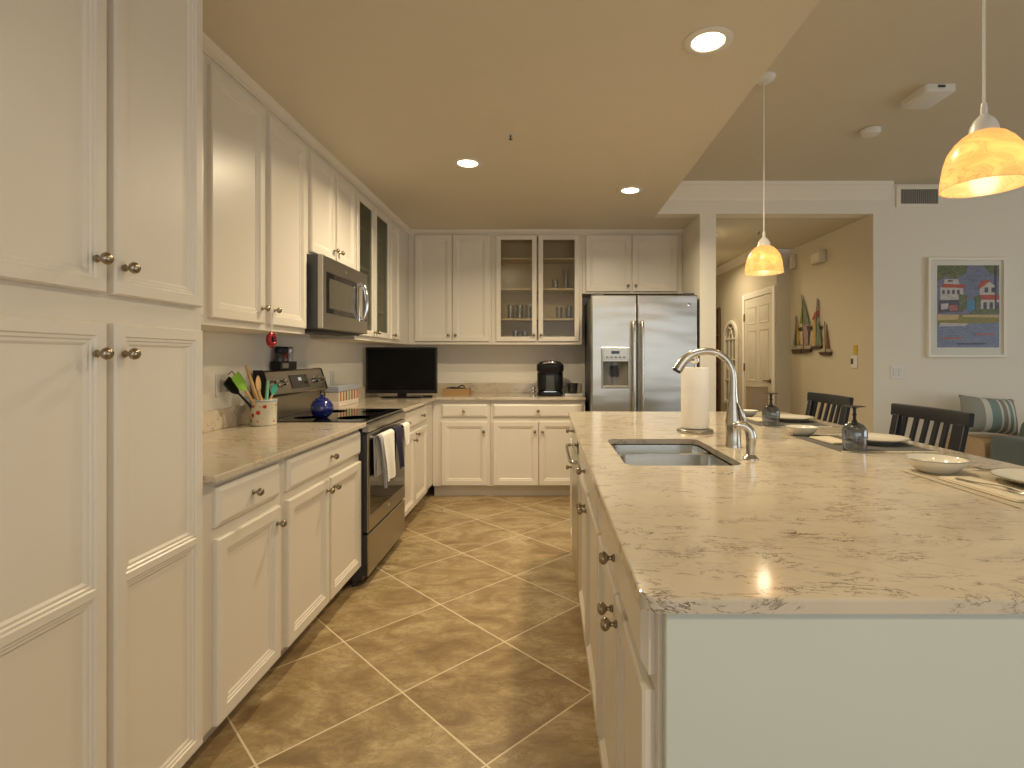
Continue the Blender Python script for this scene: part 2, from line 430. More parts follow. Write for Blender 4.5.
def cabinet(name, label, loc, rotz, w, d, z0, z1, doors=(), drawers=(), toe=False, hollow=False, shelves=(), group=None, top_open=False, glass=None, skew_toe=0):
    """local x along the front, -y towards the viewer of the front; z given absolute"""
    T = thing(name, label, 'cabinet', (loc[0], loc[1], 0 if toe else z0), rotz, group); zb = 0 if toe else z0
    o = (0, 0, -zb)
    if hollow or top_open:
        g = G(); t = .018
        g.box(0,t,.02,d,z0,z1).box(w-t,w,.02,d,z0,z1).box(t,w-t,d-.008,d,z0,z1).box(t,w-t,.02,d-.008,z0,z0+t)
        if not top_open: g.box(t,w-t,.02,d-.008,z1-t,z1)
        part('carcass', g, INSIDE, T, o)
        g = G(); ds = list(doors); xa = min(q[0] for q in ds); xb = max(q[1] for q in ds)
        za = min(q[2] for q in ds)+.012; zt = max(q[3] for q in ds)-.012
        g.box(0,xa+.012,0,.02,z0,z1).box(xb-.012,w,0,.02,z0,z1).box(xa+.012,xb-.012,0,.02,z0,za)
        g.box(xa+.012,xb-.012,0,.02,(zt if not drawers else z1-.03),z1)
        part('face_frame', g, GROOVE, T, o)
        for s in shelves: part('shelf', G().box(t,w-t,.03,d-.01,s-.018,s), INSIDE, T, o, bevel=.001)
    else:
        part('carcass', G().box(0,w,0,d,z0,z1), GROOVE, T, o, bevel=.0015)
    if toe: part('toe_kick', G().box(skew_toe,w,toe if toe is not True else .065,.105,0,z0), GROOVE, T)
    for q in doors:
        x0,x1,a,b = q[:4]; kn = q[4] if len(q) > 4 else None; rails = q[5] if len(q) > 5 else ()
        D = part('door', door_geo(x0,x1,a,b,rails, hollow, .030 if name == 'pantry_cabinet' else .042), PAINT, T, o)
        if hollow: part('glass_pane', G().box(x0+.044,x1-.044,-.010,-.006,a+.044,b-.044), glass or PANE, D, o)
        if kn: knob(D, kn[0], -TH, kn[1]-zb)
    for q in drawers:
        x0,x1,a,b = q[:4]
        D = part('drawer', drawer_geo(x0,x1,a,b), PAINT, T, o)
        if len(q) > 4 and q[4]: knob(D, q[4], -TH, (a+b)/2-zb)
    return T
R90 = PI/2
# pantry (left foreground) -------------------------------------------------
cabinet('pantry_cabinet', 'tall cream pantry cabinet with paired panelled doors in the left foreground', (-1.04, .86), R90, .735, .608, .123, 2.49,
        doors=[(.032,.371,1.42,2.46,(.338,1.495)), (.394,.714,1.42,2.46,(.418,1.487)),
               (.032,.371,.125,1.352,(.338,1.28),(.737,)), (.394,.714,.125,1.352,(.418,1.28),(.737,))], toe=.092)
# left base run
cabinet('base_cabinet', 'narrow cream base cabinet beside the tall pantry, one drawer over one door', (-1.04, 1.597), R90, .470, .608, .123, .891,
        doors=[(.050,.437,.125,.705,(.405,.645))], drawers=[(.050,.437,.742,.868,.243)], toe=.092)
cabinet('base_cabinet', 'cream base cabinet just before the oven, wide drawer over two doors', (-1.04, 2.068), R90, .858, .608, .123, .891,
        doors=[(.030,.420,.125,.705,(.388,.655)), (.438,.845,.125,.705,(.466,.655))], drawers=[(.030,.845,.742,.868,.437)], toe=.092)
cabinet('base_cabinet', 'cream base cabinet between the oven and the corner, with two slim doors', (-1.04, 3.702), R90, 1.716, .608, .123, .891,
        doors=[(.012,.388,.125,.705,(.355,.64)), (.394,.812,.125,.705,(.426,.68))], drawers=[(.012,.812,.742,.868,.60)], toe=.092)
# back base run
cabinet('base_cabinet', 'cream base cabinet on the back wall nearest the corner, one drawer over one door', (-1.038, 4.82), 0, .522, .598, .105, .891,
        doors=[(.082,.497,.115,.692,(.467,.604))], drawers=[(.082,.497,.732,.852,.287)], toe=True)
cabinet('base_cabinet', 'cream base cabinet on the back wall beside the refrigerator, under the coffee maker', (-.514, 4.82), 0, .86, .598, .105, .891,
        doors=[(.025,.436,.115,.692,(.404,.604)), (.442,.842,.115,.692,(.474,.604))], drawers=[(.025,.842,.732,.852,.434)], toe=True)
# left upper run
UB, UT = 1.40, 2.47
cabinet('wall_cabinet', 'tall cream wall cabinet hung between the pantry and the microwave', (-1.34, 1.60), R90, 1.332, .308, UB, UT,
        doors=[(.02,.44,1.43,2.43), (.490,.884,1.43,2.43,(.856,1.50)), (.935,1.315,1.43,2.43,(.962,1.50))])
cabinet('wall_cabinet', 'short cream wall cabinet directly above the microwave', (-1.34, 2.934), R90, .748, .308, 1.852, UT,
        doors=[(.045,.378,1.868,2.43,(.350,1.935)), (.405,.733,1.868,2.43,(.430,1.935))])
cabinet('wall_cabinet', 'glass-fronted cream wall cabinet on the left wall beyond the microwave', (-1.34, 3.684), R90, .79, .308, UB, UT,
        doors=[(.012,.378,1.43,2.43,(.356,1.465)), (.392,.775,1.43,2.43,(.415,1.465))], hollow=True, shelves=(1.66,1.95,2.24), glass=PANEG)
cabinet('wall_cabinet', 'narrow solid-door cream wall cabinet in the corner above the television', (-1.34, 4.476), R90, .942, .308, UB, UT,
        doors=[(.03,.29,1.43,2.43,(.06,1.465))])
# back upper run
cabinet('wall_cabinet', 'cream wall cabinet with two solid doors above the bread tray on the back wall', (-1.338, 5.11), 0, .80, .308, UB, UT,
        doors=[(.068,.424,1.43,2.452,(.394,1.49)), (.431,.784,1.43,2.452,(.462,1.49))])
cabinet('wall_cabinet', 'glass-fronted cream wall cabinet above the coffee maker', (-.536, 5.11), 0, .874, .308, UB, UT,
        doors=[(.046,.437,1.43,2.452,(.410,1.49)), (.453,.846,1.43,2.452,(.480,1.49))], hollow=True, shelves=(1.655,1.948,2.244))
cabinet('wall_cabinet', 'short cream wall cabinet directly above the refrigerator', (.34, 5.11), 0, .963, .308, 1.89, UT,
        doors=[(.034,.466,1.909,2.452,(.436,1.965)), (.480,.912,1.909,2.452,(.511,1.965))])
# island cabinets (fronts face the aisle)
IF = .171
cabinet('base_cabinet', 'island base cabinet at the near end, wide drawer over two doors', (IF, 1.585), -R90, .768, .60, .123, .891,
        doors=[(.012,.400,.125,.744,(.368,.695)), (.406,.745,.125,.744,(.440,.695))], drawers=[(.012,.745,.768,.878,.40)], toe=True)
cabinet('sink_cabinet', 'island base cabinet under the sink, false drawer over two doors', (IF, 2.552), -R90, .965, .60, .123, .891,
        doors=[(.012,.479,.125,.744,(.447,.682)), (.485,.953,.125,.744,(.518,.682))], drawers=[(.012,.953,.768,.878,.46)], toe=True, top_open=True)
cabinet('base_cabinet', 'slim island base cabinet at the far end beyond the dishwasher', (IF, 3.50), -R90, .325, .60, .123, .891,
        doors=[(.012,.313,.125,.744,(.25,.60))], drawers=[(.012,.313,.768,.878,.25)], toe=True)
solo('end_panel', G().box(.178, .772, .795, .816, 0, .891), M('island_panel_paint', (.59,.62,.545), .45, var=.02), 'smooth white end panel of the island facing the camera', 'panel', bevel=.002)
solo('seating_panel', G().box(.774, 1.18, .795, 3.50, 0, .891), M('island_back_paint', (.59,.62,.545), .45, var=.02), 'white panelled seating side of the island beneath the overhang', 'panel', bevel=.002)

# ---------------------------------------------------------------- countertops
def slab(g, outer, z0, z1, hole=None, r=.004):
    def inset(poly, d):
        c = []
        n = len(poly)
        for i in range(n):
            p0, p1, p2 = Vector(poly[i-1]), Vector(poly[i]), Vector(poly[(i+1) % n])
            a = (p1-p0).normalized(); b = (p2-p1).normalized()
            na = Vector((-a.y, a.x)); nb = Vector((-b.y, b.x)); nn = (na+nb).normalized()
            c.append(tuple(p1 + nn*d/max(.3, nn.dot(na))))
        return c
    top = inset(outer, r); z = lambda P, h: [(a, b, h) for a, b in P]
    if hole is None:
        g.loft([z(outer, z0), z(outer, z1-r), z(inset(outer, r*.3), z1-r*.3), z(top, z1)]); return
    g.loft([z(outer, z0), z(outer, z1-r), z(inset(outer, r*.3), z1-r*.3), z(top, z1)], False, False)
    g.loft([z(hole, z0), z(hole, z1)], False, False)
    for base, h in ((top, z1), (outer, z0)):
        polys = [[Vector((a, b, 0)) for a, b in base], [Vector((a, b, 0)) for a, b in hole]]
        tris = tessellate_polygon(polys); vs = [(p.x, p.y, h) for q in polys for p in q]
        g.add(vs, tris)
CT0, CT1 = .892, .914
g = G(); slab(g, [(-1.648,1.596),(-1.0,1.596),(-1.0,2.930),(-1.648,2.930)], CT0, CT1)
c1 = thing('countertop', 'cream quartz countertop between the pantry and the oven', 'countertop', (-1.3,2.2,CT0))
part('slab', g, QUARTZ, c1, (1.3,-2.2,-CT0)); part('backsplash', G().box(-1.649,-1.629,1.597,2.930,CT1,1.014), QUARTZ, c1, (1.3,-2.2,-CT0), bevel=.002)
g = G(); slab(g, [(-1.648,3.697),(-1.0,3.697),(-1.0,4.78),(.349,4.78),(.349,5.418),(-1.648,5.418)], CT0, CT1)
c2 = thing('countertop', 'L-shaped cream quartz countertop turning the corner to the refrigerator', 'countertop', (-1.3,5.1,CT0))
part('slab', g, QUARTZ, c2, (1.3,-5.1,-CT0))
part('backsplash', G().box(-1.649,-1.629,3.697,5.399,CT1,1.014), QUARTZ, c2, (1.3,-5.1,-CT0), bevel=.002)
part('backsplash', G().box(-1.649,.349,5.399,5.419,CT1,1.014), QUARTZ, c2, (1.3,-5.1,-CT0), bevel=.002)
SX0, SX1, SY0, SY1 = .262, .657, 1.752, 2.335
g = G(); slab(g, rrect(.140, 1.57, .783, 3.53, .035, 8), CT0, CT1, rrect(SX0, SX1, SY0, SY1, .05, 6))
solo('island_countertop', g, QUARTZ, 'large veined cream quartz island worktop with a sink cut-out', 'countertop')
# sink
sk = thing('sink', 'undermounted stainless steel double-bowl sink in the island', 'sink', (.46, 2.04, .70)); so = (-.46,-2.04,-.70)
def zl(P, h): return [(a, b, h) for a, b in P]
def bowl(x0,x1,y0,y1,d):
    g = G(); zt = .888; zb_ = zt-d
    L = [zl(rrect(x0-.012,x1+.012,y0-.012,y1+.012,.05),zt), zl(rrect(x0,x1,y0,y1,.045),zt), zl(rrect(x0+.006,x1-.006,y0+.006,y1-.006,.045),zb_+.03),
         zl(rrect(x0+.014,x1-.014,y0+.014,y1-.014,.045),zb_+.01), zl(rrect(x0+.035,x1-.035,y0+.035,y1-.035,.035),zb_),
         zl(rrect(x0+.02,x1-.02,y0+.02,y1-.02,.05),zb_-.004), zl(rrect(x0-.004,x1+.004,y0-.004,y1+.004,.05),zb_+.02), zl(rrect(x0-.012,x1+.012,y0-.012,y1+.012,.05),zt-.004)]
    # inner shell closed by a floor, outer shell closed below
    g.loft(L[:5], False, True); g.loft([L[5], L[6], L[7], L[0]], True, False); return g
b1 = part('bowl', bowl(.268,.651,1.758,2.100,.20), SINKM, sk, so); b2 = part('bowl', bowl(.268,.651,2.130,2.329,.17), SINKM, sk, so)
part('drain', G().lathe([(.042,0),(.042,.003),(.030,.004),(.028,.001),(.001,.001)], (.46,1.93,.689), 20), CHROME, b1, so)
part('drain', G().lathe([(.042,0),(.042,.003),(.030,.004),(.028,.001),(.001,.001)], (.46,2.23,.719), 20), CHROME, b2, so)
# faucet
fx, fy = .745, 2.12
fa = thing('faucet', 'brushed nickel high-arc kitchen faucet behind the island sink', 'faucet', (fx, fy, CT1))
part('body', G().lathe([(.031,0),(.031,.012),(.029,.016),(.029,.075),(.031,.085),(.0315,.10),(.029,.115),(.026,.14),(.021,.175),(.016,.215),(.0145,.24)], n=28), NICK, fa)
sp = G().tube([(0,0,.23),(0,0,.27),(-.004,0,.305),(-.024,0,.345),(-.060,0,.373),(-.108,0,.383),(-.158,0,.373),(-.198,0,.344),(-.224,0,.308)],
              [.0145,.0140,.0138,.0138,.0140,.0145,.0155,.0185,.0205], 20, 8)
S1 = part('spout', sp, NICK, fa); part('spray_tip', G().tube([(-.224,0,.308),(-.228,0,.301)], [.0175,.017], 20, 1), BLACKM, S1)
part('lever', G().tube([(.028,-.012,.075),(.040,-.018,.092),(.033,-.022,.125),(.022,-.022,.155),(.012,-.020,.178)], [.008,.013,.0145,.011,.003], 14, 6, flat=.6), NICK, fa)
# soap dispenser
sd = thing('soap_dispenser', 'small curved nickel soap dispenser in front of the faucet', 'dispenser', (.718, 1.87, CT1))
part('flange', G().lathe([(.026,0),(.026,.004),(.018,.012),(.013,.018)], n=20), NICK, sd)
part('spout', G().tube([(0,0,.012),(.001,0,.045),(.003,0,.075),(-.004,0,.100),(-.022,0,.116),(-.045,0,.120),(-.058,.004,.116)], [.0145,.0160,.0185,.0170,.0150,.0125,.010], 18, 7), NICK, sd)
# paper towel holder
pt = thing('paper_towel_holder', 'upright paper towel roll on a nickel stand beside the faucet', 'paper towel holder', (.712, 2.55, CT1))
part('base', G().lathe([(.084,0),(.087,.006),(.083,.014),(.072,.019),(.02,.020)], n=36), NICK, pt)
part('rod', G().lathe([(.005,.02),(.005,.328),(.009,.331),(.014,.332),(.022,.342),(.022,.352),(.013,.362),(.001,.364)], n=18), NICK, pt)
part('paper_roll', G().lathe([(.021,.022),(.064,.022),(.0655,.03),(.0655,.304),(.064,.310),(.021,.310)], n=40), PAPER, pt)

# ---------------------------------------------------------------- appliances
# refrigerator
fr = thing('refrigerator', 'stainless side-by-side refrigerator with ice and water dispenser', 'refrigerator', (.376, 4.50, 0))
FW = .902
part('body', G().box(.006, FW-.006, .078, .86, .03, 1.805), DARKG, fr, bevel=.004)
part('hinge_cover', G().box(.02,.11,.02,.16,1.806,1.824).box(FW-.11,FW-.02,.02,.16,1.806,1.824), DARKG, fr, bevel=.003)
part('toe_grille', G().box(.02,FW-.02,.09,.11,0.0,.075), BLACKM, fr)
dx0,dx1,dz0,dz1 = .093, .319, 1.024, 1.252
g = G()
def front_ring(x0,x1,z0,z1,hx0,hx1,hz0,hz1,y0,y1):
    # outer slab with rounded front edge and a rectangular hole
    A = [rloop(x0,x1,z0,z1,0,0,0,0,y1), rloop(x0,x1,z0,z1,0,0,0,0,y0+.014), rloop(x0,x1,z0,z1,.004,.004,.004,.004,y0+.005), rloop(x0,x1,z0,z1,.013,.013,.010,.010,y0)]
    h0 = [(hx0,y0,hz0),(hx1,y0,hz0),(hx1,y0,hz1),(hx0,y0,hz1)]; h1 = [(a,y1,c) for a,_,c in h0]
    return G().loft(A+[h0,h1], closed=True)
L1 = part('freezer_door', front_ring(.0,.385,.085,1.806,dx0,dx1,dz0,1.355,0,.07), STEEL, fr)
part('fridge_door', G().loft([rloop(.392,FW,.085,1.806,0,0,0,0,.07), rloop(.392,FW,.085,1.806,0,0,0,0,.014), rloop(.392,FW,.085,1.806,.004,.004,.004,.004,.005), rloop(.392,FW,.085,1.806,.013,.013,.010,.010,0)]), STEEL, fr)
frd = fr.children[-1]
DS = M('dispenser_silver', (.42,.41,.37), .3, .7)
dp = part('dispenser', G().loft([[(a,b,c) for a,b,c in rloop(dx0-.008,dx1+.008,dz0-.012,1.362,0,0,0,0,.004)], rloop(dx0-.008,dx1+.008,dz0-.012,1.362,0,0,0,0,-.008), rloop(dx0-.008,dx1+.008,dz0-.012,1.362,.006,.006,.006,.006,-.012), rloop(dx0-.008,dx1+.008,dz0-.012,1.362,.014,.014,.016,.12,-.010), rloop(dx0-.008,dx1+.008,dz0-.012,1.362,.018,.018,.02,.124,.004)], closed=True), DS, L1)
part('control_panel', G().box(dx0+.012,dx1-.012,-.0135,-.008,1.262,1.345), DS, dp, bevel=.002)
part('screen', G().box(dx0+.075,dx0+.145,-.0145,-.013,1.305,1.330), BLACKG, dp)
g = G()
for k in range(5): g.box(dx0+.03+k*.036, dx0+.052+k*.036, -.0148, -.013, 1.272, 1.282)
part('button', g, DARKG, dp)
CAV = M('dispenser_cavity', (.20,.19,.17), .35, .5)
g = G()
for k in range(9):
    pass
cav = [ (dx0+.006+ (dx1-dx0-.012)*t, .012+.05*math.sin(PI*t)) for t in [i/14 for i in range(15)] ]
g.loft([[(x,y,dz0) for x,y in cav],[(x,y,1.25) for x,y in cav]], False, False, ring=False)
g.box(dx0,dx1,0.0,.068,dz0-.012,dz0+.002).box(dx0,dx1,.005,.068,1.25,1.262)
part('cavity', g, CAV, dp); part('paddle', G().box(dx0+.085,dx0+.135,.030,.040,1.11,1.205), BLACKP, dp, bevel=.004)
part('spill_tray', G().box(dx0+.004,dx1-.004,-.02,.05,dz0+.001,dz0+.010), DS, dp, bevel=.003)
for xx, D_ in ((.352, L1), (.426, frd)):
    g = G().tube([(xx,-.018,.62),(xx,-.050,.64),(xx,-.060,.80),(xx,-.064,1.10),(xx,-.060,1.42),(xx,-.050,1.555),(xx,-.018,1.575)], .0145, 14, 6)
    g.tube([(xx,.0,.625),(xx,-.03,.625)], .012, 12, 1).tube([(xx,.0,1.57),(xx,-.03,1.57)], .012, 12, 1)
    part('handle', g, NICK, D_)
part('badge', G().lathe([(.015,0),(.015,-.002),(.012,-.003),(.001,-.003)], (.83,0,1.722), 20, 'y'), CHROME, frd)

# range
rg = thing('range', 'stainless electric range with black glass cooktop between the base cabinets', 'range', (-1.04, 2.934, 0), R90)
RW = .758
part('body', G().box(.002,RW-.002,-.018,.585,.035,.902).box(.003,RW-.003,-.044,-.018,.302,.848).box(.003,RW-.003,-.042,-.018,.060,.286), M('range_side_dark',(.035,.035,.037),.4), rg, bevel=.002)
part('cooktop', G().box(.0,RW,-.035,.55,.903,.918), BLACKG, rg, bevel=.003)
g = G()
for x,y,r in ((.20,.10,.10),(.56,.10,.08),(.20,.38,.075),(.56,.38,.10)):
    g.lathe([(r,0),(r,.0003),(r-.003,.0003),(r-.003,0)], (x,y,.918), 40)
part('burner_ring', g, M('burner_mark',(.03,.03,.03),.05), rg)
part('front_trim', G().prism([(-.018,.902),(-.048,.902),(-.054,.890),(-.052,.858),(-.018,.858)], 'x', .001, RW-.001), STEEL2, rg)
od = part('oven_door', G().loft([rloop(.002,RW-.002,.300,.850,0,0,0,0,-.0445), rloop(.002,RW-.002,.300,.850,0,0,0,0,-.048), rloop(.002,RW-.002,.300,.850,.004,.004,.004,.004,-.052), rloop(.002,RW-.002,.300,.850,.024,.024,.09,.035,-.052), rloop(.002,RW-.002,.300,.850,.025,.025,.091,.036,-.049)]), STEEL2, rg)
part('window', G().box(.027,RW-.027,-.0515,-.0492,.392,.813), BLACKG, od)
part('badge', G().lathe([(.014,0),(.014,-.002),(.001,-.003)], (.38,-.052,.357), 18, 'y'), CHROME, od)
HB_Y, HB_Z = -.098, .822
hd = G().tube([(.05,HB_Y,HB_Z),(RW-.05,HB_Y,HB_Z)], .011, 14, 1)
for x in (.07, RW-.07): hd.tube([(x,-.05,HB_Z-.003),(x,HB_Y,HB_Z)], .009, 12, 1)
part('handle', hd, NICK, od)
part('storage_drawer', G().box(.002,RW-.002,-.05,-.0425,.058,.288), STEEL2, rg, bevel=.003)
part('kick', G().box(.01,RW-.01,.02,.04,0,.05), BLACKM, rg)
bg = part('backguard', G().prism([(.586,.904),(.535,.918),(.535,1.045),(.495,1.058),(.493,1.066),(.532,1.190),(.540,1.198),(.586,1.198)], 'x', .004, RW-.004), STEEL2, rg, bevel=.002)
part('end_cap', G().prism([(.588,.904),(.530,.918),(.530,1.045),(.490,1.056),(.488,1.068),(.528,1.194),(.538,1.202),(.588,1.202)], 'x', -.0, .0045), BLACKP, bg)
part('end_cap', G().prism([(.588,.904),(.530,.918),(.530,1.045),(.490,1.056),(.488,1.068),(.528,1.194),(.538,1.202),(.588,1.202)], 'x', RW-.0045, RW), BLACKP, bg)
def onguard(u, t, h0=.001):      # point on slanted face; t 0..1 up the face
    y = .493+(.532-.493)*t; z = 1.066+(1.190-1.066)*t
    return (u, y-h0*.95, z+h0*.3)
g = G()
P = [onguard(.275,.14), onguard(.50,.14), onguard(.50,.80), onguard(.275,.80)]
Q = [onguard(.275,.14,.004), onguard(.50,.14,.004), onguard(.50,.80,.004), onguard(.275,.80,.004)]
g.loft([P,Q]); part('control_panel', g, BLACKG, bg)
g = G(); P = [onguard(.37,.5,.0045), onguard(.41,.5,.0045), onguard(.41,.66,.0045), onguard(.37,.66,.0045)]; Q = [onguard(.37,.5,.0055), onguard(.41,.5,.0055), onguard(.41,.66,.0055), onguard(.37,.66,.0055)]
g.loft([P,Q]); part('clock_display', g, DISP, bg)
for u in (.075,.165,.60,.69):
    c = Vector(onguard(u,.45,0)); d = Vector((0,-.954,.30))
    k_ = part('control_knob', G().tube([c, c+d*.006, c+d*.007, c+d*.030], [.024,.024,.018,.016], 20, 1), CHROME, bg)
    part('grip', G().tube([c+d*.029, c+d*.034], [.010,.009], 12, 1), STEEL2, k_)

# microwave
mw = thing('microwave', 'stainless over-the-range microwave oven hung under the short cabinet', 'microwave', (-1.34, 2.942, 1.43), R90)
MW_ = .732; mo = (0,0,-1.43)
part('body', G().box(0,MW_,-.068,.306,1.432,1.848), DARKG, mw, mo, bevel=.003)
md = part('door', G().loft([rloop(.0,MW_,1.436,1.846,0,0,0,0,-.068), rloop(.0,MW_,1.436,1.846,0,0,0,0,-.092), rloop(.0,MW_,1.436,1.846,.004,.004,.004,.004,-.096), rloop(.0,MW_,1.436,1.846,.045,.19,.085,.085,-.096), rloop(.0,MW_,1.436,1.846,.048,.193,.088,.088,-.092)]), STEEL2, mw, mo)
part('window', G().box(.05,MW_-.195,-.0945,-.0925,1.526,1.756), BLACKG, md, mo)
part('window_mesh', G().box(.09,MW_-.235,-.0955,-.0946,1.556,1.726), M('microwave_window_mesh',(.10,.09,.07),.25,.3), md, mo)
part('keypad', G().box(MW_-.115,MW_-.02,-.0975,-.096,1.52,1.77), BLACKG, md, mo)
g = G().tube([(.60,-.10,1.525),(.598,-.120,1.54),(.598,-.134,1.59),(.598,-.138,1.642),(.598,-.134,1.695),(.598,-.120,1.745),(.60,-.10,1.76)], .013, 14, 6)
part('handle', g, CHROME, md, mo)
part('handle_plate', G().box(.565,.625,-.099,-.096,1.51,1.775), CHROME, md, mo, bevel=.002)
part('badge', G().lathe([(.012,0),(.012,-.002),(.001,-.003)], (.33,-.096,1.800), 18, 'y'), CHROME, md, mo)
part('vent_grille', G().box(.03,MW_-.03,-.05,.10,1.423,1.433).box(.06,.28,-.03,.06,1.420,1.424), BLACKM, mw, mo, bevel=.001)

# dishwasher
dw = thing('dishwasher', 'stainless dishwasher built into the aisle side of the island', 'dishwasher', (IF, 3.17, 0), -R90)
part('tub', G().box(.004,.606,0.0,.57,.10,.888), DARKG, dw)
dd = part('door', G().box(.004,.606,-.022,-.001,.115,.80), STEEL, dw, bevel=.003)
part('control_strip', G().box(.004,.606,-.024,-.001,.803,.872), BLACKG, dw, bevel=.002)
g = G().tube([(.04,-.022,.757),(.05,-.05,.757),(.15,-.058,.757),(.46,-.058,.757),(.56,-.05,.757),(.57,-.022,.757)], .009, 12, 4); part('handle', g, NICK, dd)
part('toe_kick', G().box(.004,.606,.05,.065,0,.10), BLACKM, dw)

# ---------------------------------------------------------------- things on the left counter
def lab(o): return o
cr = thing('utensil_crock', 'cream ceramic utensil crock painted with small red and green figures', 'crock', (-1.505, 2.815, CT1))
m = N('painted_crock'); v = m.coords((1,1,1)); vo = m.node('ShaderNodeTexVoronoi'); vo.inputs['Scale'].default_value = 34; m.link(v, vo.inputs[0])
spot = m.ramp(vo.outputs['Distance'], [(.34, 1.0), (.44, 0.0)])
sepz = m.n.new('ShaderNodeSeparateXYZ'); m.link(v, sepz.inputs[0])
band = m.math('MULTIPLY', m.math('GREATER_THAN', sepz.outputs[2], .02), m.math('LESS_THAN', sepz.outputs[2], .11))
gate = m.ramp(m.noise(v, 22, 1), [(.43, 0.0), (.46, 1.0)])
fac = m.math('MULTIPLY', m.math('MULTIPLY', spot, band), gate)
hs = m.n.new('ShaderNodeSeparateColor'); m.link(vo.outputs['Color'], hs.inputs[0])
colr = m.ramp(hs.outputs[0], [(.0,(.45,.03,.02)),(.45,(.45,.03,.02)),(.5,(.08,.22,.05)),(.75,(.08,.22,.05)),(.8,(.45,.28,.04))])
m.link(m.mix(fac, (.62,.58,.47), colr), m.b.inputs['Base Color']); m.b.inputs['Roughness'].default_value = .2
part('pot', G().lathe([(.058,0),(.063,.004),(.064,.02),(.064,.118),(.0665,.124),(.0665,.134),(.064,.137),(.060,.134),(.059,.02),(.001,.012)], n=32), m.mat, cr)
part('rim', G().lathe([(.0668,.125),(.0675,.128),(.0675,.133),(.0665,.1345)], n=32, cap=False), M('crock_rim_blue',(.30,.36,.38),.3), cr)
cx, cy = -1.505, 2.815
def utensil(name, label, base, tip, r, mat, head=None, cat='utensil'):
    g = G(); g.tube([base, [(base[i]+tip[i])/2 for i in range(3)], tip], [r*.8, r, r*.9], 10, 3)
    T = thing(name, label, cat, (cx+base[0], cy+base[1], CT1+base[2]))
    part('handle', g, mat, T, tuple(-q for q in base))
    if head:
        hm, kind, hl, hw = head
        d = (Vector(tip)-Vector(base)).normalized(); t0 = Vector(tip)-d*.01
        hg = G(); L = []
        side = d.cross(Vector((1,0,0))).normalized(); nrm = side.cross(d).normalized()
        for k in range(9):
            u = k/8
            wq = hw*(math.sin(PI*min(1,u*.93+.07))**.6 if kind == 'spoon' else (.35+.65*min(1,u*3)) if u < .9 else .9)
            tk = .004
            c = t0+d*hl*u
            L.append([tuple(c+side*wq*math.cos(2*PI*i/14)+nrm*tk*math.sin(2*PI*i/14)) for i in range(14)])
        hg.loft(L); part('head', hg, hm, T, tuple(-q for q in base))
    return T
# tips: +x = away from wall, y = depth
utensil('spatula', 'lime green spatula leaning left in the painted crock', (.02,-.01,.02), (-.04,-.11,.20), .007, WOOD, (GREEN,'flat',.095,.036), 'spatula')
utensil('spatula', 'black spatula half hidden behind the lime green one', (.0,.01,.02), (-.075,-.115,.185), .006, BLACKP, (BLACKP,'flat',.09,.034), 'spatula')
utensil('wooden_spoon', 'long bare wooden stick leaning left above the lime green spatula', (.0,.0,.02), (-.035,-.10,.315), .0095, WOOD, None, 'spoon')
utensil('wooden_spoon', 'upright wooden spoon with an oval bowl in the painted crock', (-.01,.0,.02), (-.01,-.028,.19), .007, WOOD, (WOOD,'spoon',.085,.026), 'spoon')
utensil('wooden_spoon', 'short pale wooden handle at the front left of the crock', (.03,0,.02), (.01,-.075,.19), .008, WOOD, None, 'spoon')
utensil('plastic_utensil', 'pale mint green plastic handle standing upright in the crock', (.0,.01,.02), (.005,.035,.235), .0085, MINT, None, 'utensil')
utensil('slotted_spoon', 'teal plastic spoon leaning right out of the painted crock', (-.01,-.01,.02), (.01,.075,.165), .006, WOOD, (TEAL,'spoon',.065,.030), 'spoon')

# cobalt jar (apple shaped) on cooktop
bj = thing('sugar_jar', 'glossy cobalt blue apple-shaped jar standing on the cooktop', 'jar', (-1.325, 3.12, .918))
part('jar', G().lathe([(.028,0),(.035,.003),(.054,.022),(.063,.05),(.062,.075),(.050,.098),(.032,.108),(.001,.108)], n=32), COBALT, bj)
part('lid', G().lathe([(.036,.106),(.037,.112),(.026,.120),(.012,.122),(.006,.124),(.010,.130),(.010,.137),(.001,.140)], n=24), COBALT, bj)
# rack of grinders on the backguard
gr = thing('grinder_rack', 'small black rack on top of the range backguard', 'rack', (-1.607, 3.24, 1.199))
part('tray', G().box(-.028,.028,-.098,.098,0,.008).box(-.030,-.026,-.1,.1,.008,.05).box(.026,.030,-.1,.1,.004,.050).box(-.028,.028,-.1,-.096,.004,.05).box(-.028,.028,.096,.1,.004,.05), BLACKP, gr, bevel=.001)
part('plate', G().box(.030,.032,-.08,-.01,.010,.040), M('rack_label',(.25,.24,.22),.4), gr)
for yy, lb, mt, col in ((-.062,'pepper grinder at the left of the black rack on the range','dark peppercorns',(.05,.045,.04)), (-.0,'chili grinder with a red filling in the middle of the black rack','red chili',(.22,.03,.02)), (.062,'salt grinder at the right of the black rack on the range','white salt',(.6,.58,.54))):
    T = thing('spice_grinder', lb, 'grinder', (-1.607, 3.24+yy, 1.2085), group='grinders on the black rack')
    part('bottle', G().lathe([(.022,0),(.024,.004),(.024,.085),(.021,.092),(.001,.092)], n=18), M('grinder_'+mt.replace(' ','_'), col, .2, var=.4, vscale=150), T)
    part('cap', G().lathe([(.0235,.092),(.0245,.096),(.0245,.124),(.022,.130),(.001,.130)], n=18), BLACKP if yy < .05 else STEEL2, T)
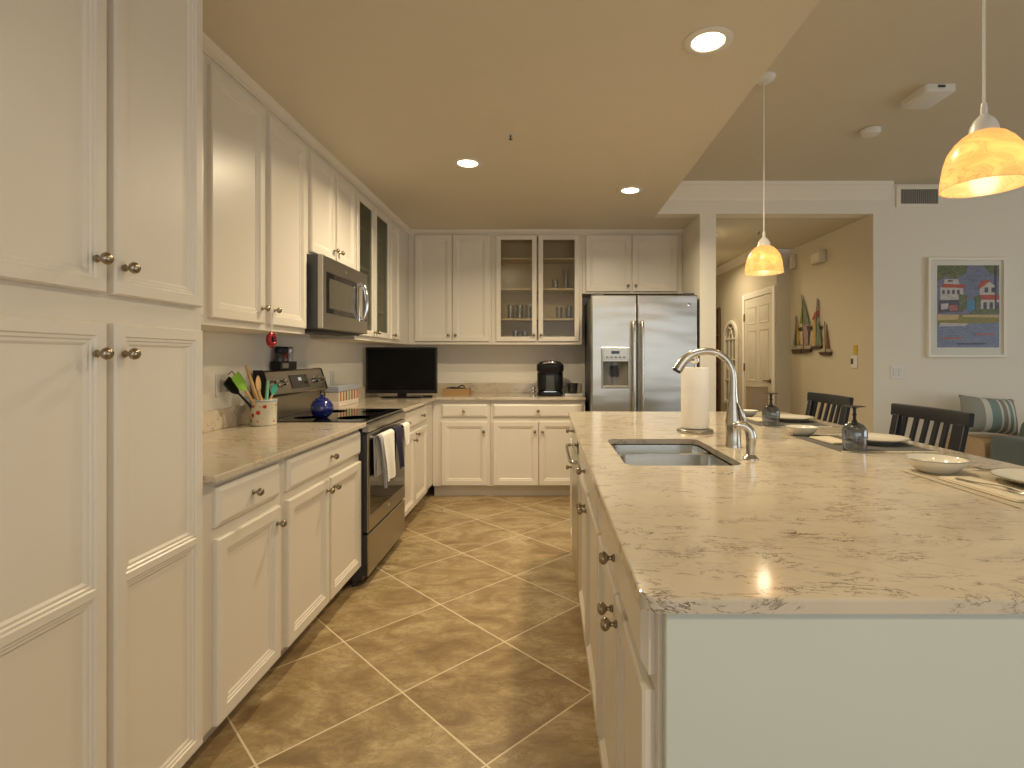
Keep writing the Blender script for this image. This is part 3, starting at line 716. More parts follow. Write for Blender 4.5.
# striped box
m = N('multicolour_striped_side'); v = m.coords(); sp_ = m.n.new('ShaderNodeSeparateXYZ'); m.link(v, sp_.inputs[0])
ph = m.math('FRACT', m.math('MULTIPLY', sp_.outputs[1], 1/.056)); cell = m.math('FLOOR', m.math('MULTIPLY', sp_.outputs[1], 1/.056))
wn = m.n.new('ShaderNodeTexWhiteNoise'); wn.noise_dimensions = '1D'; m.link(cell, wn.inputs['W'])
rc = m.ramp(wn.outputs['Value'], [(0,(.50,.14,.03)),(.25,(.07,.05,.04)),(.4,(.42,.06,.05)),(.6,(.16,.30,.06)),(.8,(.60,.12,.05)),(1,(.12,.05,.03))])
m.link(m.mix(m.math('LESS_THAN', ph, .55), (.62,.56,.44), rc), m.b.inputs['Base Color'])
sb = thing('recipe_box', 'long white box with grey lid and multicoloured stripes on the counter past the oven', 'box', (-1.565, 4.05, CT1))
part('tray', G().box(-.055,.055,-.20,.20,0,.035), M('box_white',(.68,.60,.52),.5), sb, bevel=.003)
part('striped_body', G().box(.030,.048,-.193,.193,.036,.105), m.mat, sb)
part('lid', G().box(-.052,.052,-.197,.197,.106,.150), M('box_grey_lid',(.34,.36,.40),.5), sb, bevel=.004)
part('inner_box', G().box(-.048,.0295,-.193,.193,.036,.105), M('box_cream',(.60,.52,.42),.6), sb)
# TV
tv = thing('television', 'small black flat-screen television on the corner of the counter', 'television', (-1.30, 4.74, CT1))
TW = .315
part('bezel', G().loft([rloop(-TW,TW,.040,.452,0,0,0,0,.03), rloop(-TW,TW,.040,.452,0,0,0,0,-.012), rloop(-TW,TW,.040,.452,.003,.003,.003,.003,-.015), rloop(-TW,TW,.040,.452,.014,.014,.030,.014,-.015), rloop(-TW,TW,.040,.452,.015,.015,.031,.015,-.012)]), BLACKP, tv, bevel=0)
part('screen', G().box(-TW+.015,TW-.015,-.0135,-.0118,.071,.437), M('tv_screen',(.004,.004,.004),.25,spec=.15), tv)
part('rear_housing', G().box(-.22,.22,.03,.06,.08,.36), BLACKP, tv, bevel=.01)
part('stand_neck', G().box(-.04,.04,.0,.03,.01,.06), BLACKP, tv, bevel=.003)
part('stand_foot', G().blob((0,.015,.008),.19,.09,.008,.5,28,6), BLACKP, tv)
solo('remote_control', G().box(-.085,.085,-.02,.02,0,.016), BLACKP, 'black remote control lying in front of the television', 'remote', (-1.13,4.83,CT1), .06, bevel=.004, seg=2)
# bread tray
bt = thing('wicker_tray', 'small wooden tray on the back counter beside the television', 'tray', (-.875, 5.16, CT1))
part('frame', G().box(-.125,.125,-.085,.085,0,.010).box(-.125,.125,-.085,-.077,.010,.06).box(-.125,.125,.077,.085,.010,.06).box(-.125,-.117,-.077,.077,.010,.06).box(.117,.125,-.077,.077,.010,.06).box(-.127,.127,-.089,-.085,.042,.058), WICK, bt, bevel=.001)
g = G().tube([(-.07,-.02,.012),(-.03,.0,.075),(.02,-.01,.070),(.05,.01,.10),(.09,.0,.078)], .007, 8, 5).tube([(-.09,0,.065),(0,.02,.078),(.1,-.02,.066)], .006, 8, 5)
solo('cable_pile', G().tube([(-.10,0,.012),(-.05,.02,.020),(.0,0,.018),(.045,.01,.040),(.075,.0,.022)], .006, 8, 5).tube([(-.06,-.03,.012),(.03,-.02,.016),(.08,-.03,.012)], .005, 8, 5).box(-.08,.08,-.05,.05,0,.008), BLACKM, 'dark cables and small black items piled in the wooden tray', 'cables', (-.875,5.16,CT1+.050))
# coffee maker
cm = thing('coffee_maker', 'black single-serve coffee maker on the back counter', 'coffee maker', (.03, 5.08, CT1))
part('water_tank', G().blob((0,.03,.16),.125,.13,.155,.45,28,12), BLACKP, cm)
part('base', G().loft([zl(rrect(-.118,.118,-.14,.13,.05),0), zl(rrect(-.122,.122,-.145,.135,.05),.012), zl(rrect(-.118,.118,-.14,.13,.05),.04)]), BLACKP, cm)
part('head', G().loft([zl(rrect(-.11,.11,-.125,.12,.06),.215), zl(rrect(-.128,.128,-.14,.13,.06),.24), zl(rrect(-.128,.128,-.14,.13,.06),.29), zl(rrect(-.10,.10,-.115,.11,.06),.318), zl(rrect(-.05,.05,-.06,.05,.04),.330)]), BLACKP, cm)
part('front_column', G().box(-.045,.045,-.10,-.06,.04,.22), DARKG, cm, bevel=.01, seg=2)
part('handle', G().tube([(-.062,-.13,.30),(-.045,-.155,.312),(0,-.165,.316),(.045,-.155,.312),(.062,-.13,.30)], .011, 12, 5), CHROME, cm)
part('drip_tray', G().box(-.06,.06,-.145,-.07,.038,.046), CHROME, cm, bevel=.002)
# pods stand, mug, saucer
solo('creamer_rack', G().tube([(0,0,0),(0,0,.10)], .004, 8, 1).tube([(-.02,0,.10),(0,0,.112),(.02,0,.10)], .004, 8, 3).lathe([(.028,0),(.028,.006),(.001,.008)], n=18).lathe([(.020,.03),(.023,.04),(.020,.05)], n=14).lathe([(.020,.06),(.023,.07),(.020,.08)], n=14),
     CHROME, 'little chrome wire pod holder left of the coffee maker', 'holder', (-.13, 5.0, CT1))
sau = solo('serving_board', G().box(-.085,.085,-.07,.07,0,.018), WHITE, 'flat white board under the dark tumbler beside the refrigerator', 'board', (.255, 5.06, CT1), bevel=.003)
mg = thing('mug', 'dark ribbed tumbler on the white board beside the coffee maker', 'cup', (.245, 5.07, CT1+.0185))
part('cup', G().lathe([(.040,0),(.043,.004),(.050,.09),(.052,.095),(.047,.095),(.040,.01),(.001,.008)], n=24), M('dark_cup',(.06,.055,.05),.3,.3), mg)
part('rim', G().lathe([(.0522,.088),(.0535,.092),(.0522,.096)], n=24, cap=False), DARKG, mg)
# cable along the back wall
pts = [(-.85,5.385,1.04),(-.55,5.388,1.015+.012),(-.25,5.388,1.03),(0,5.385,1.045),(.05,5.37,1.06)]
solo('power_cord', G().tube([(x,y,z) for x,y,z in pts], .004, 8, 6), CORD, 'thin pale power cord along the back splash behind the coffee maker', 'cord')

# ornament hanging from knob
orn = thing('ornament', 'shiny red disc ornament hanging from the wall cabinet knob', 'ornament', (-1.287, 2.475, 1.318))
g = G(); L = []
for i in range(28):
    t = 2*PI*i/28
    L.append([((.012*math.sin(a)), (.024+.0135*math.cos(a))*math.cos(t), .037+(.024+.0135*math.cos(a))*math.sin(t)) for a in [2*PI*k/14 for k in range(14)]])
g.loft(L, closed=True); part('ring', g, RED, orn)
part('centre', G().lathe([(.001,-.008),(.010,-.007),(.012,0),(.010,.010),(.001,.013)], (.002,0,.037), 18, 'x'), BLACKP, orn)
part('cap', G().box(-.005,.005,-.009,.009,.072,.080), M('ornament_cap',(.75,.6,.5),.3,.3), orn, bevel=.002)
part('string', G().tube([(0,0,.078),(.003,-.004,.12),(.0,-.008,.185)], .0018, 6, 3).tube([(0,0,.078),(.0,.012,.12),(-.002,.022,.185)], .0018, 6, 3), STRING, orn)

# wall outlets and switches
def outlet(label, loc, rotz, w=.072, h=.116, rockers=1, cat='outlet', name='outlet', sockets=True):
    T = thing(name, label, cat, loc, rotz)
    part('plate', G().box(-w/2,w/2,-.007,-.001,-h/2,h/2), WHITE, T, bevel=.002)
    for k in range(rockers):
        cx_ = (k-(rockers-1)/2)*.046
        r = part('socket' if sockets else 'rocker', G().box(cx_-.0165,cx_+.0165,-.010,-.007,-.033,.033), M('socket_face',(.66,.63,.56),.3), T, bevel=.001)
    return T
o1 = outlet('white wall outlet with a charger plugged in above the left counter', (LX, 2.67, 1.13), R90)
chg = thing('charger', 'small grey charger with a looped cable plugged into the left outlet', 'charger', (LX+.011, 2.675, 1.135), R90)
part('block', G().box(-.018,.018,-.035,.0,-.035,.02), M('charger_grey',(.30,.29,.27),.4), chg, bevel=.004)
part('cable', G().tube([(.012,-.03,-.01),(.05,-.04,0),(.062,-.03,.035),(.05,-.02,.065),(.03,-.012,.05)], .0028, 8, 6), DARKG, chg)
outlet('plain beige wall outlet above the striped box', (LX, 4.07, 1.115), R90)
outlet('white double rocker switch plate on the wall under the framed print', (2.985, HY, 1.15), 0, .118, .116, 2, 'light switch', 'light_switch', False)

# towels on the oven handle (world X = -1.04 - localy)
def towel(name, label, y0, y1, zf, zb, mat, shift=.03, edge=None, off=0.0):
    hx = -1.04-HB_Y; g = G(); W_ = 15; rows = []
    prof = []
    R = .0165+off
    for k in range(7): prof.append((-R, zb + (HB_Z-zb)*k/6))
    for k in range(1, 8): a = PI - PI*k/8; prof.append((R*math.cos(a), HB_Z+R*math.sin(a)))
    for k in range(13): prof.append((R, HB_Z-(HB_Z-zf)*k/12))
    for j, (dx, z) in enumerate(prof):
        drop = max(0, (HB_Z-z)); row = []
        for i in range(W_):
            u = i/(W_-1); y = y0+(y1-y0)*u
            fold = .007*math.sin(u*PI*3.3+1)*min(1, drop*6)
            fr_ = 1 if dx > 0 else 0
            y += shift*drop/.3*fr_ + (.5-u)*.04*min(1, drop*5)*(0 if drop < .01 else 1)*.6
            row.append((hx+dx+(fold+.006*min(1,drop*5) if fr_ else 0), y, z))
        rows.append(row)
    g.loft(rows, False, False, ring=False)
    o = solo(name, g, mat, label, 'towel')
    md_ = o.modifiers.new('thickness', 'SOLIDIFY'); md_.thickness = .004; md_.offset = 1
    return o
towel('dish_towel', 'white dish towel folded over the oven door handle', 2.985, 3.20, .56, .60, TOWELW, .05)
towel('dish_towel', 'grey-edged pale towel hanging lowest at the left of the oven handle', 2.94, 2.98, .53, .60, TOWELG, .06)
towel('dish_towel', 'dark navy towel hanging on the oven door handle', 3.225, 3.375, .58, .62, NAVY, .07)
towel('dish_towel', 'short cream cloth beyond the navy towel on the oven handle', 3.42, 3.56, .70, .72, TOWELW, .02)

# glasses inside the back glass cabinet
def tumbler(x, y, z, r, h, label):
    g = G().lathe([(r*.85,0),(r*.87,.004),(r,h),(r-.003,h),(r*.8,.012),(.001,.011)], n=18)
    return solo('tumbler', g, CLEAR, label, 'glass', (x, y, z), group='glasses in the glass-fronted cabinet')
for z, row in ((1.655, ((-.36,.035,.14,'left of three tall tumblers behind the left glass door'),(-.27,.036,.14,'middle of three tall tumblers behind the left glass door'),(-.18,.035,.14,'right of three tall tumblers behind the left glass door'),
                        (.12,.036,.12,'tumbler at the left on the middle shelf behind the right glass door'),(.215,.036,.125,'tumbler at the right on the middle shelf behind the right glass door'))),
               (1.419, ((-.31,.035,.12,'short tumbler at the left on the cabinet floor behind glass'),(-.22,.035,.12,'short tumbler second from the left on the cabinet floor behind glass'),(.08,.045,.07,'low wide glass on the cabinet floor behind the right door'),(.2,.045,.07,'low wide glass at the far right on the cabinet floor'))),
               (1.949, ((.08,.033,.10,'small tumbler on the upper shelf behind the right glass door'),(.185,.034,.21,'tallest glass vase on the upper shelf behind the right glass door')))):
    for x, r, h, lb in row: tumbler(x, 5.24, z, r, h, lb)

# ---------------------------------------------------------------- island table settings
MATM = M('woven_placemat', (.40,.36,.29), .9, var=.25, vscale=90, bump=1, bscale=150, stretch=(1,6,1))
MATD = M('dark_placemat', (.13,.125,.11), .9, var=.3, vscale=90, bump=1, bscale=150, stretch=(1,6,1))
FRINGE = M('placemat_fringe', (.62,.56,.44), .9)
def placemat(y0, label, body, y1=None):
    x0, x1 = 1.115, 1.475; y1 = y1 or y0+.44
    T = thing('placemat', label, 'placemat', ((x0+x1)/2, (y0+y1)/2, CT1), group='placemats along the island')
    o = (-(x0+x1)/2, -(y0+y1)/2, 0)
    part('mat', G().box(x0,x1,y0+.012,y1-.012,.0005,.0035), body, T, o, bevel=.001)
    g = G(); n = 44
    for k in range(n):
        x = x0+(x1-x0)*(k+.5)/n
        for a, s in ((y0+.012,-1),(y1-.012,1)):
            g.box(x-.0028,x+.0028,a,a+s*(.014+.006*random.random()),.0005,.0025)
    f = part('fringe', g, FRINGE, T, o); return T
placemat(1.24, 'pale woven placemat nearest the camera at the right of the island', M('pale_placemat',(.52,.45,.33),.9,var=.2,vscale=90,bump=1,bscale=150,stretch=(1,6,1)))
placemat(2.0, 'dark woven placemat in the middle of the island seating side', MATD)
placemat(2.74, 'dark woven placemat farthest from the camera on the island', MATD)
def plate(y, label, x=1.365):
    T = thing('plate', label, 'plate', (x, y, CT1+.004), group='dinner plates on the island')
    part('dish', G().lathe([(.070,0),(.074,.003),(.094,.008),(.128,.020),(.130,.023),(.126,.023),(.092,.013),(.075,.008),(.001,.007)], n=48), PORC, T)
    part('rim', G().lathe([(.1295,.0215),(.1315,.0235),(.1285,.0245),(.1275,.0235)], n=48, cap=False), M('plate_rim',(.30,.24,.15),.4), T); return T
plate(1.455, 'cream dinner plate nearest the camera, cut by the photo edge', 1.385)
plate(2.22, 'cream dinner plate in front of the nearer black stool')
plate(2.99, 'cream dinner plate in front of the farther black stool')
def bowlth(x, y, r, label):
    T = thing('bowl', label, 'bowl', (x, y, CT1), group='cereal bowls on the island')
    h = r*.56
    part('dish', G().lathe([(r*.45,0),(r*.48,.003),(r*.75,h*.35),(r*.95,h*.8),(r,h),(r*.965,h),(r*.90,h*.78),(r*.68,h*.36),(r*.4,.010),(.001,.009)], n=48), PORC, T)
    part('rim', G().lathe([(r*1.0,h-.002),(r*1.01,h),(r*.99,h+.0015)], n=48, cap=False), M('bowl_rim',(.30,.31,.30),.3), T)
for x, y, r, lb in ((1.203,1.64,.083,'white cereal bowl nearest the camera, beside the pale placemat'), (1.172,2.44,.072,'white cereal bowl at the far corner of the middle placemat'), (1.20,3.20,.072,'white cereal bowl farthest away, just right of the faucet')):
    bowlth(x, y, r, lb)
def goblet(x, y, label, dz=.0045):
    T = thing('goblet', label, 'wine glass', (x, y, CT1+dz), group='upside-down smoky goblets')
    part('cup', G().lathe([(.039,0),(.041,.02),(.0445,.055),(.043,.080),(.032,.098),(.012,.108),(.006,.112)], n=32, cap=False), SMOKE, T)
    T.children[-1].modifiers.new('thickness','SOLIDIFY').thickness = .0015
    ST = M('smoky_stem_glass',(.012,.013,.018),.35,var=.1,spec=.3) if 'st' not in KN else KN['st']; KN['st'] = ST
    part('stem', G().lathe([(.011,.1095),(.0065,.116),(.0055,.130),(.0085,.136),(.0055,.142),(.006,.158),(.012,.163)], n=16), ST, T)
    part('foot', G().lathe([(.008,.161),(.020,.164),(.037,.167),(.038,.1685),(.001,.1695)], n=32), ST, T)
goblet(1.172, 2.02, 'nearer upside-down smoky goblet standing by the middle placemat')
goblet(1.166, 2.76, 'farther upside-down smoky goblet between the faucet and the far stool')
# fork and knife
def fork(loc, rot, label):
    g = G(); g.tube([(0,-.10,.001),(0,-.04,.003),(0,.02,.008),(0,.045,.005)], [.006,.004,.003,.009], 8, 5, flat=.4)
    for k in range(4): g.tube([((k-1.5)*.0055,.044,.005),((k-1.5)*.0055,.07,.002),((k-1.5)*.0055,.095,.006)], .0016, 6, 3)
    return solo('fork', g, NICK, label, 'fork', loc, rot, 'forks on the island')
NAP = M('linen_napkin', (.66,.58,.43), .9, var=.05, bump=.5, bscale=260)
solo('napkin', G().box(-.05,.05,-.13,.13,0,.004).box(-.046,.05,-.13,.128,.0042,.007), NAP, 'folded beige napkin under the fork on the pale placemat', 'napkin', (1.19,1.42,CT1+.0042), .02, bevel=.0015)
fork((1.185,1.41,CT1+.0125), PI+.2, 'steel fork on the napkin on the pale placemat')
fork((1.315,1.675,CT1+.005), -1.9, 'steel fork lying between the nearest bowl and nearest plate')
solo('napkin', G().box(-.045,.045,-.09,.09,0,.004).box(-.042,.045,-.09,.088,.0042,.007), NAP, 'folded beige napkin beside the far plate on the island', 'napkin', (1.20,3.0,CT1+.0042), .05, bevel=.0015)
solo('napkin', G().box(-.045,.045,-.09,.09,0,.004).box(-.042,.045,-.09,.088,.0042,.007), NAP, 'folded beige napkin between the middle bowl and the middle plate', 'napkin', (1.205,2.25,CT1+.0042), .05, bevel=.0015)

# ---------------------------------------------------------------- bar stools
def stool(loc, label):
    T = thing('bar_stool', label, 'stool', loc, 0, 'black slat-back stools at the island')   # local: faces -x, width along y
    hw = .225
    part('seat', G().loft([zl(rrect(-.40,-.01,-hw,hw,.04),.60), zl(rrect(-.405,.0,-hw-.005,hw+.005,.04),.615), zl(rrect(-.40,-.01,-hw,hw,.04),.635), zl(rrect(-.34,-.06,-hw+.06,hw-.06,.04),.628)]), WOODB, T)
    for s in (-1, 1):
        y = s*(hw-.03)
        part('leg', G().loft([[(-.02+dx-.0,y+dy,z) for dx, dy in ((-.02,-.02),(.02,-.02),(.02,.02),(-.02,.02))] for z in (0,)] + [[(-.03+dx,y+dy,.60) for dx, dy in ((-.02,-.02),(.02,-.02),(.02,.02),(-.02,.02))]]), WOODB, T, bevel=.003)
        part('leg', G().loft([[(-.385+dx,y+s*.01+dy,0) for dx, dy in ((-.017,-.017),(.017,-.017),(.017,.017),(-.017,.017))], [(-.37+dx,y+dy,.60) for dx, dy in ((-.02,-.02),(.02,-.02),(.02,.02),(-.02,.02))]]), WOODB, T, bevel=.003)
        part('stile', G().loft([[(-.035+dx,s*(hw-.022)+dy,.634) for dx, dy in ((-.014,-.022),(.014,-.022),(.014,.022),(-.014,.022))], [(.035+dx,s*(hw-.018)+dy,.99) for dx, dy in ((-.012,-.024),(.012,-.024),(.012,.024),(-.012,.024))]]), WOODB, T, bevel=.003)
    g = G(); L = []
    for k in range(11):
        u = -1+2*k/10; bow = .022*(1-u*u)
        y = u*(hw+.022); x = .037+bow
        L.append([(x-.011,y,.984),(x+.009,y,.984),(x+.015,y,1.036),(x+.011,y,1.042),(x-.005,y,1.042),(x-.009,y,1.036)])
    g.loft(L); part('top_rail', g, WOODB, T)
    g = G().loft([[(-.045,-hw+.04,.66),(-.02,-hw+.04,.66),(-.018,-hw+.04,.70),(-.040,-hw+.04,.70)],[(-.045,hw-.04,.66),(-.02,hw-.04,.66),(-.018,hw-.04,.70),(-.040,hw-.04,.70)]]); part('lower_rail', g, WOODB, T)
    for k in range(6):
        u = (k-2.5)/3.05; y = u*(hw-.03); bow = .022*(1-u*u)
        part('slat', G().loft([[(-.028+dx,y+dy,.698) for dx, dy in ((-.006,-.012),(.006,-.012),(.006,.012),(-.006,.012))], [(.01+bow*.6+dx,y+dy,.85) for dx, dy in ((-.006,-.012),(.006,-.012),(.006,.012),(-.006,.012))], [(.036+bow+dx,y+dy,.985) for dx, dy in ((-.006,-.012),(.006,-.012),(.006,.012),(-.006,.012))]]), WOODB, T)
    for z, a, b in ((.18,-.385,-.02),):
        for s in (-1,1): part('stretcher', G().box(a,b,s*(hw-.03)-.010,s*(hw-.03)+.010,z+.05,z+.08), WOODB, T, bevel=.002)
        part('foot_rest', G().box(-.395,-.365,-hw+.03,hw-.03,z,z+.03), WOODB, T, bevel=.002)
    return T
st = stool((1.71, 2.43, 0), 'black slat-back stool nearer the camera at the island')
dup(st, (1.715, 3.30, 0), 'black slat-back stool farther away, in front of the hall opening')

# ---------------------------------------------------------------- living side
# sofa (tan) against the wall, striped pillow, blue-grey armchair
sf = thing('bench', 'tan upholstered bench against the living room wall under the striped cushion', 'bench', (3.36, 4.50, 0))
part('side', G().blob((.05,-.22,.32),.05,.205,.325,.25), TANF, sf); part('side', G().blob((1.55,-.22,.32),.05,.205,.325,.25), TANF, sf)
part('seat', G().blob((.80,-.22,.40),.75,.205,.235,.2), TANF, sf)
m = N('striped_linen'); v = m.coords(); sx_ = m.n.new('ShaderNodeSeparateXYZ'); m.link(v, sx_.inputs[0])
t = m.math('MULTIPLY', m.math('ADD', sx_.outputs[0], .24), 1/.48)
cr_ = m.node('ShaderNodeValToRGB'); e = cr_.color_ramp; e.interpolation = 'CONSTANT'
st_ = [(0,(.30,.31,.27)),(.30,(.62,.60,.52)),(.40,(.21,.28,.25)),(.56,(.62,.60,.52)),(.60,(.26,.25,.20)),(.68,(.62,.60,.52)),(.73,(.21,.28,.25)),(.80,(.62,.60,.52)),(.85,(.26,.25,.20)),(.93,(.60,.58,.50))]
while len(e.elements) < len(st_): e.elements.new(.5)
for k, (p, c) in enumerate(st_): e.elements[k].position = p; e.elements[k].color = (*c, 1)
m.link(t, cr_.inputs[0]); m.link(cr_.outputs[0], m.b.inputs['Base Color']); m.b.inputs['Roughness'].default_value = .9
def pillow_geo(w, h, d):
    g = G(); n = 14
    for s in (-1, 1):
        rows = []
        for j in range(n+1):
            v_ = -1+2*j/n; row = []
            for i in range(n+1):
                u = -1+2*i/n; q = (1-u*u)*(1-v_*v_); pin = 1-.07*(1-abs(u*v_))*0
                bx = w*u*(1-.06*(1-v_*v_)*-1*0) ; th = d*max(0, q)**.42
                k = 1-.08*(abs(u)**2)*(1-v_*v_)-.0
                row.append((w*u*(1-.07*(1-v_*v_)*(abs(u)>.0)), s*th, h*v_*(1-.07*(1-u*u))))
            rows.append(row)
        g.loft(rows, False, False, ring=False)
    return g
pl = solo('cushion', pillow_geo(.235,.150,.085), m.mat, 'striped teal, grey and cream cushion propped on the tan bench', 'cushion', (3.535, 4.24, .812))
pl.rotation_euler = (-.25, .08, .05)
ac = thing('armchair', 'blue-grey slipcovered armchair at the right edge of the photo', 'armchair', (3.745, 3.50, 0), PI/2)
for y in (-.345, .345): part('arm', G().blob((.03,y,.35),.44,.095,.35,.14,40,16), BLUEF, ac)
part('backrest', G().blob((.34,.0,.43),.12,.255,.40,.3,28,14), BLUEF, ac)
part('base', G().blob((-.08,0,.19),.32,.25,.18,.15), BLUEF, ac); part('seat_cushion', G().blob((-.12,0,.42),.30,.245,.08,.3), BLUEF, ac)

# framed print
pf = thing('framed_print', 'white-framed print of red-roofed waterside houses on the living room wall', 'picture', (3.563, HY, 1.70))
fw, fh = .332, .425
part('frame', G().loft([rloop(-fw,fw,-fh,fh,0,0,0,0,-.001), rloop(-fw,fw,-fh,fh,0,0,0,0,-.028), rloop(-fw,fw,-fh,fh,.004,.004,.004,.004,-.032), rloop(-fw,fw,-fh,fh,.022,.022,.022,.022,-.030), rloop(-fw,fw,-fh,fh,.028,.028,.028,.028,-.014), rloop(-fw,fw,-fh,fh,.028,.028,.028,.028,-.001)], closed=True), TRIMW, pf)
part('mat_board', G().box(-fw+.026,fw-.026,-.013,-.002,-fh+.026,fh-.026), M('mat_board',(.70,.69,.63),.7), pf)
# art polygons in 0..1 (u right, v down)
def art_mat(name, a, b, sc=30, st=(1,1,2)):
    m = N(name); v = m.coords(st); n = m.noise(v, sc, 5, .7, 1.5)
    m.link(m.ramp(n, [(.38, a), (.62, b)]), m.b.inputs['Base Color']); m.b.inputs['Roughness'].default_value = .5; return m.mat
AM = [art_mat('art_sky',(.13,.14,.22),(.20,.22,.32),14), art_mat('art_foliage',(.03,.07,.03),(.22,.22,.10),40), art_mat('art_white',(.40,.37,.36),(.58,.54,.50),30),
      art_mat('art_red',(.35,.05,.03),(.50,.10,.06),30), art_mat('art_shore',(.35,.22,.05),(.12,.20,.05),45), art_mat('art_water',(.10,.14,.26),(.25,.27,.38),18,(1,1,8)),
      art_mat('art_dark',(.05,.04,.06),(.12,.10,.14),30), art_mat('art_pink',(.45,.16,.12),(.30,.10,.10),30), art_mat('art_blue',(.05,.18,.35),(.10,.28,.42),30), art_mat('art_sand',(.55,.45,.25),(.45,.30,.10),40)]
ax0, ax1, az1, az0 = -.245, .282, .358, -.340
g = G(); lay = [0]
def AP(poly, mi):
    lay[0] += 1; y = -.0135-.00012*lay[0]
    P = [(ax0+(ax1-ax0)*u, az1+(az0-az1)*v_) for u, v_ in poly]
    g.loft([[(a,-.013,b) for a,b in P],[(a,y,b) for a,b in P]], mi=mi)
AP([(0,0),(1,0),(1,1),(0,1)], 0)
AP([(0,.60),(1,.60),(1,.74),(0,.74)], 4); AP([(0,.72),(1,.70),(1,1),(0,1)], 5)
AP([(0,0),(.50,0),(.46,.10),(.30,.16),(.12,.14),(0,.2)], 1); AP([(.74,0),(1,0),(1,.12),(.85,.10)], 1)
AP([(.05,.26),(.42,.28),(.42,.42),(.05,.42)], 2); AP([(.12,.17),(.34,.17),(.36,.25),(.1,.25)], 2); AP([(.10,.225),(.42,.235),(.46,.275),(.06,.27)], 3)
AP([(.17,.18),(.25,.18),(.25,.20),(.17,.20)], 6)
for u in (.08,.16,.24,.32): AP([(u,.30),(u+.04,.30),(u+.04,.35),(u,.35)], 6)
AP([(.02,.43),(.40,.42),(.42,.56),(.02,.58)], 6); AP([(.06,.47),(.18,.46),(.17,.53),(.06,.54)], 2); AP([(.18,.49),(.32,.48),(.34,.55),(.2,.56)], 7)
AP([(.34,.35),(.48,.36),(.46,.54),(.36,.56)], 1); AP([(.48,.43),(.62,.43),(.60,.55),(.48,.55)], 8)
AP([(.68,.24),(.82,.19),(.95,.26),(.95,.38),(.68,.38)], 2); AP([(.66,.25),(.74,.18),(.86,.185),(.80,.22),(.68,.29)], 3); AP([(.68,.36),(1,.36),(1,.42),(.66,.42)], 3)
AP([(.76,.27),(.82,.27),(.82,.33),(.76,.33)], 6); AP([(.87,.27),(.93,.27),(.93,.33),(.87,.33)], 6)
AP([(.70,.42),(1,.42),(1,.54),(.70,.54)], 2)
for u in (.74,.84,.94): AP([(u,.46),(u+.03,.445),(u+.055,.46),(u+.055,.53),(u,.53)], 6)
AP([(.60,.38),(.70,.36),(.70,.5),(.62,.53)], 1); AP([(.62,.53),(1,.53),(1,.59),(.5,.60)], 1); AP([(.93,0),(.96,0),(.95,.55),(.92,.55)], 6)
AP([(0,.60),(.35,.60),(.33,.66),(0,.67)], 9); AP([(.4,.60),(1,.605),(1,.635),(.4,.63)], 9); AP([(.05,.70),(.5,.71),(.45,.74),(.02,.745)], 2); AP([(.6,.83),(.95,.83),(.9,.85),(.62,.85)], 7); AP([(.05,.88),(.4,.875),(.36,.90),(.08,.90)], 7); AP([(.3,.95),(.8,.945),(.75,.965),(.35,.965)], 6)
part('print', g, AM, pf, smooth=False)

# air vent in the high wall
vt = thing('air_vent', 'white wall air vent with dark louvres at the end of the crown moulding', 'vent', (3.170, HY, 2.645))
part('frame', G().loft([rloop(-.198,.198,-.094,.094,0,0,0,0,-.001), rloop(-.198,.198,-.094,.094,0,0,0,0,-.008), rloop(-.198,.198,-.094,.094,.006,.006,.006,.006,-.013), rloop(-.198,.198,-.094,.094,.038,.038,.032,.032,-.011), rloop(-.198,.198,-.094,.094,.038,.038,.032,.032,-.001)], closed=True), TRIMW, vt)
part('backing', G().box(-.161,.161,-.004,-.001,-.067,.067), DARKG, vt)
g = G()
for k in range(20):
    x = -.158+.31*k/19
    g.loft([[(x,-.005,-.066),(x+.0035,-.005,-.066),(x+.0075,-.011,-.066),(x+.004,-.011,-.066)],[(x,-.005,.066),(x+.0035,-.005,.066),(x+.0075,-.011,.066),(x+.004,-.011,.066)]])
part('louvre', g, M('vent_louvre',(.36,.35,.31),.5), vt)
# smoke alarm and ceiling box
sa = thing('smoke_alarm', 'round white smoke alarm on the high ceiling beside the pendant lamp', 'smoke alarm', (2.10, 3.44, HZ))
part('base', G().lathe([(.060,-.001),(.065,-.004),(.065,-.012)], n=30), WHITE, sa); part('cover', G().lathe([(.058,-.012),(.058,-.022),(.048,-.034),(.02,-.038),(.001,-.038)], n=30), WHITE, sa)
cb = thing('ceiling_sensor', 'long flat white box fixed to the high ceiling', 'sensor', (2.13, 2.97, HZ))
part('housing', G().loft([[(x,y,-.001) for x,y in rrect(-.085,.085,-.11,.11,.02)], [(x,y,-.034) for x,y in rrect(-.085,.085,-.11,.11,.02)], [(x,y,-.040) for x,y in rrect(-.078,.078,-.103,.103,.02)]]), WHITE, cb)
part('sensor_lens', G().box(-.02,.02,-.114,-.10,-.022,-.008), DARKG, cb, bevel=.002)
# sprinklers
def sprinkler(x, y, z, label):
    T = thing('sprinkler_head', label, 'sprinkler', (x, y, z))
    part('escutcheon', G().lathe([(.024,-.001),(.025,-.003),(.014,-.006),(.007,-.008)], n=20), WHITE, T)
    part('nozzle', G().lathe([(.005,-.007),(.005,-.018),(.003,-.021),(.003,-.028),(.011,-.029),(.011,-.031),(.001,-.031)], n=14), DARKG, T)
sprinkler(-.20, 2.91, KZ, 'small sprinkler head in the middle of the kitchen ceiling'); sprinkler(2.05, 5.13, KZ, 'small sprinkler head in the hall ceiling behind the pendant cord')

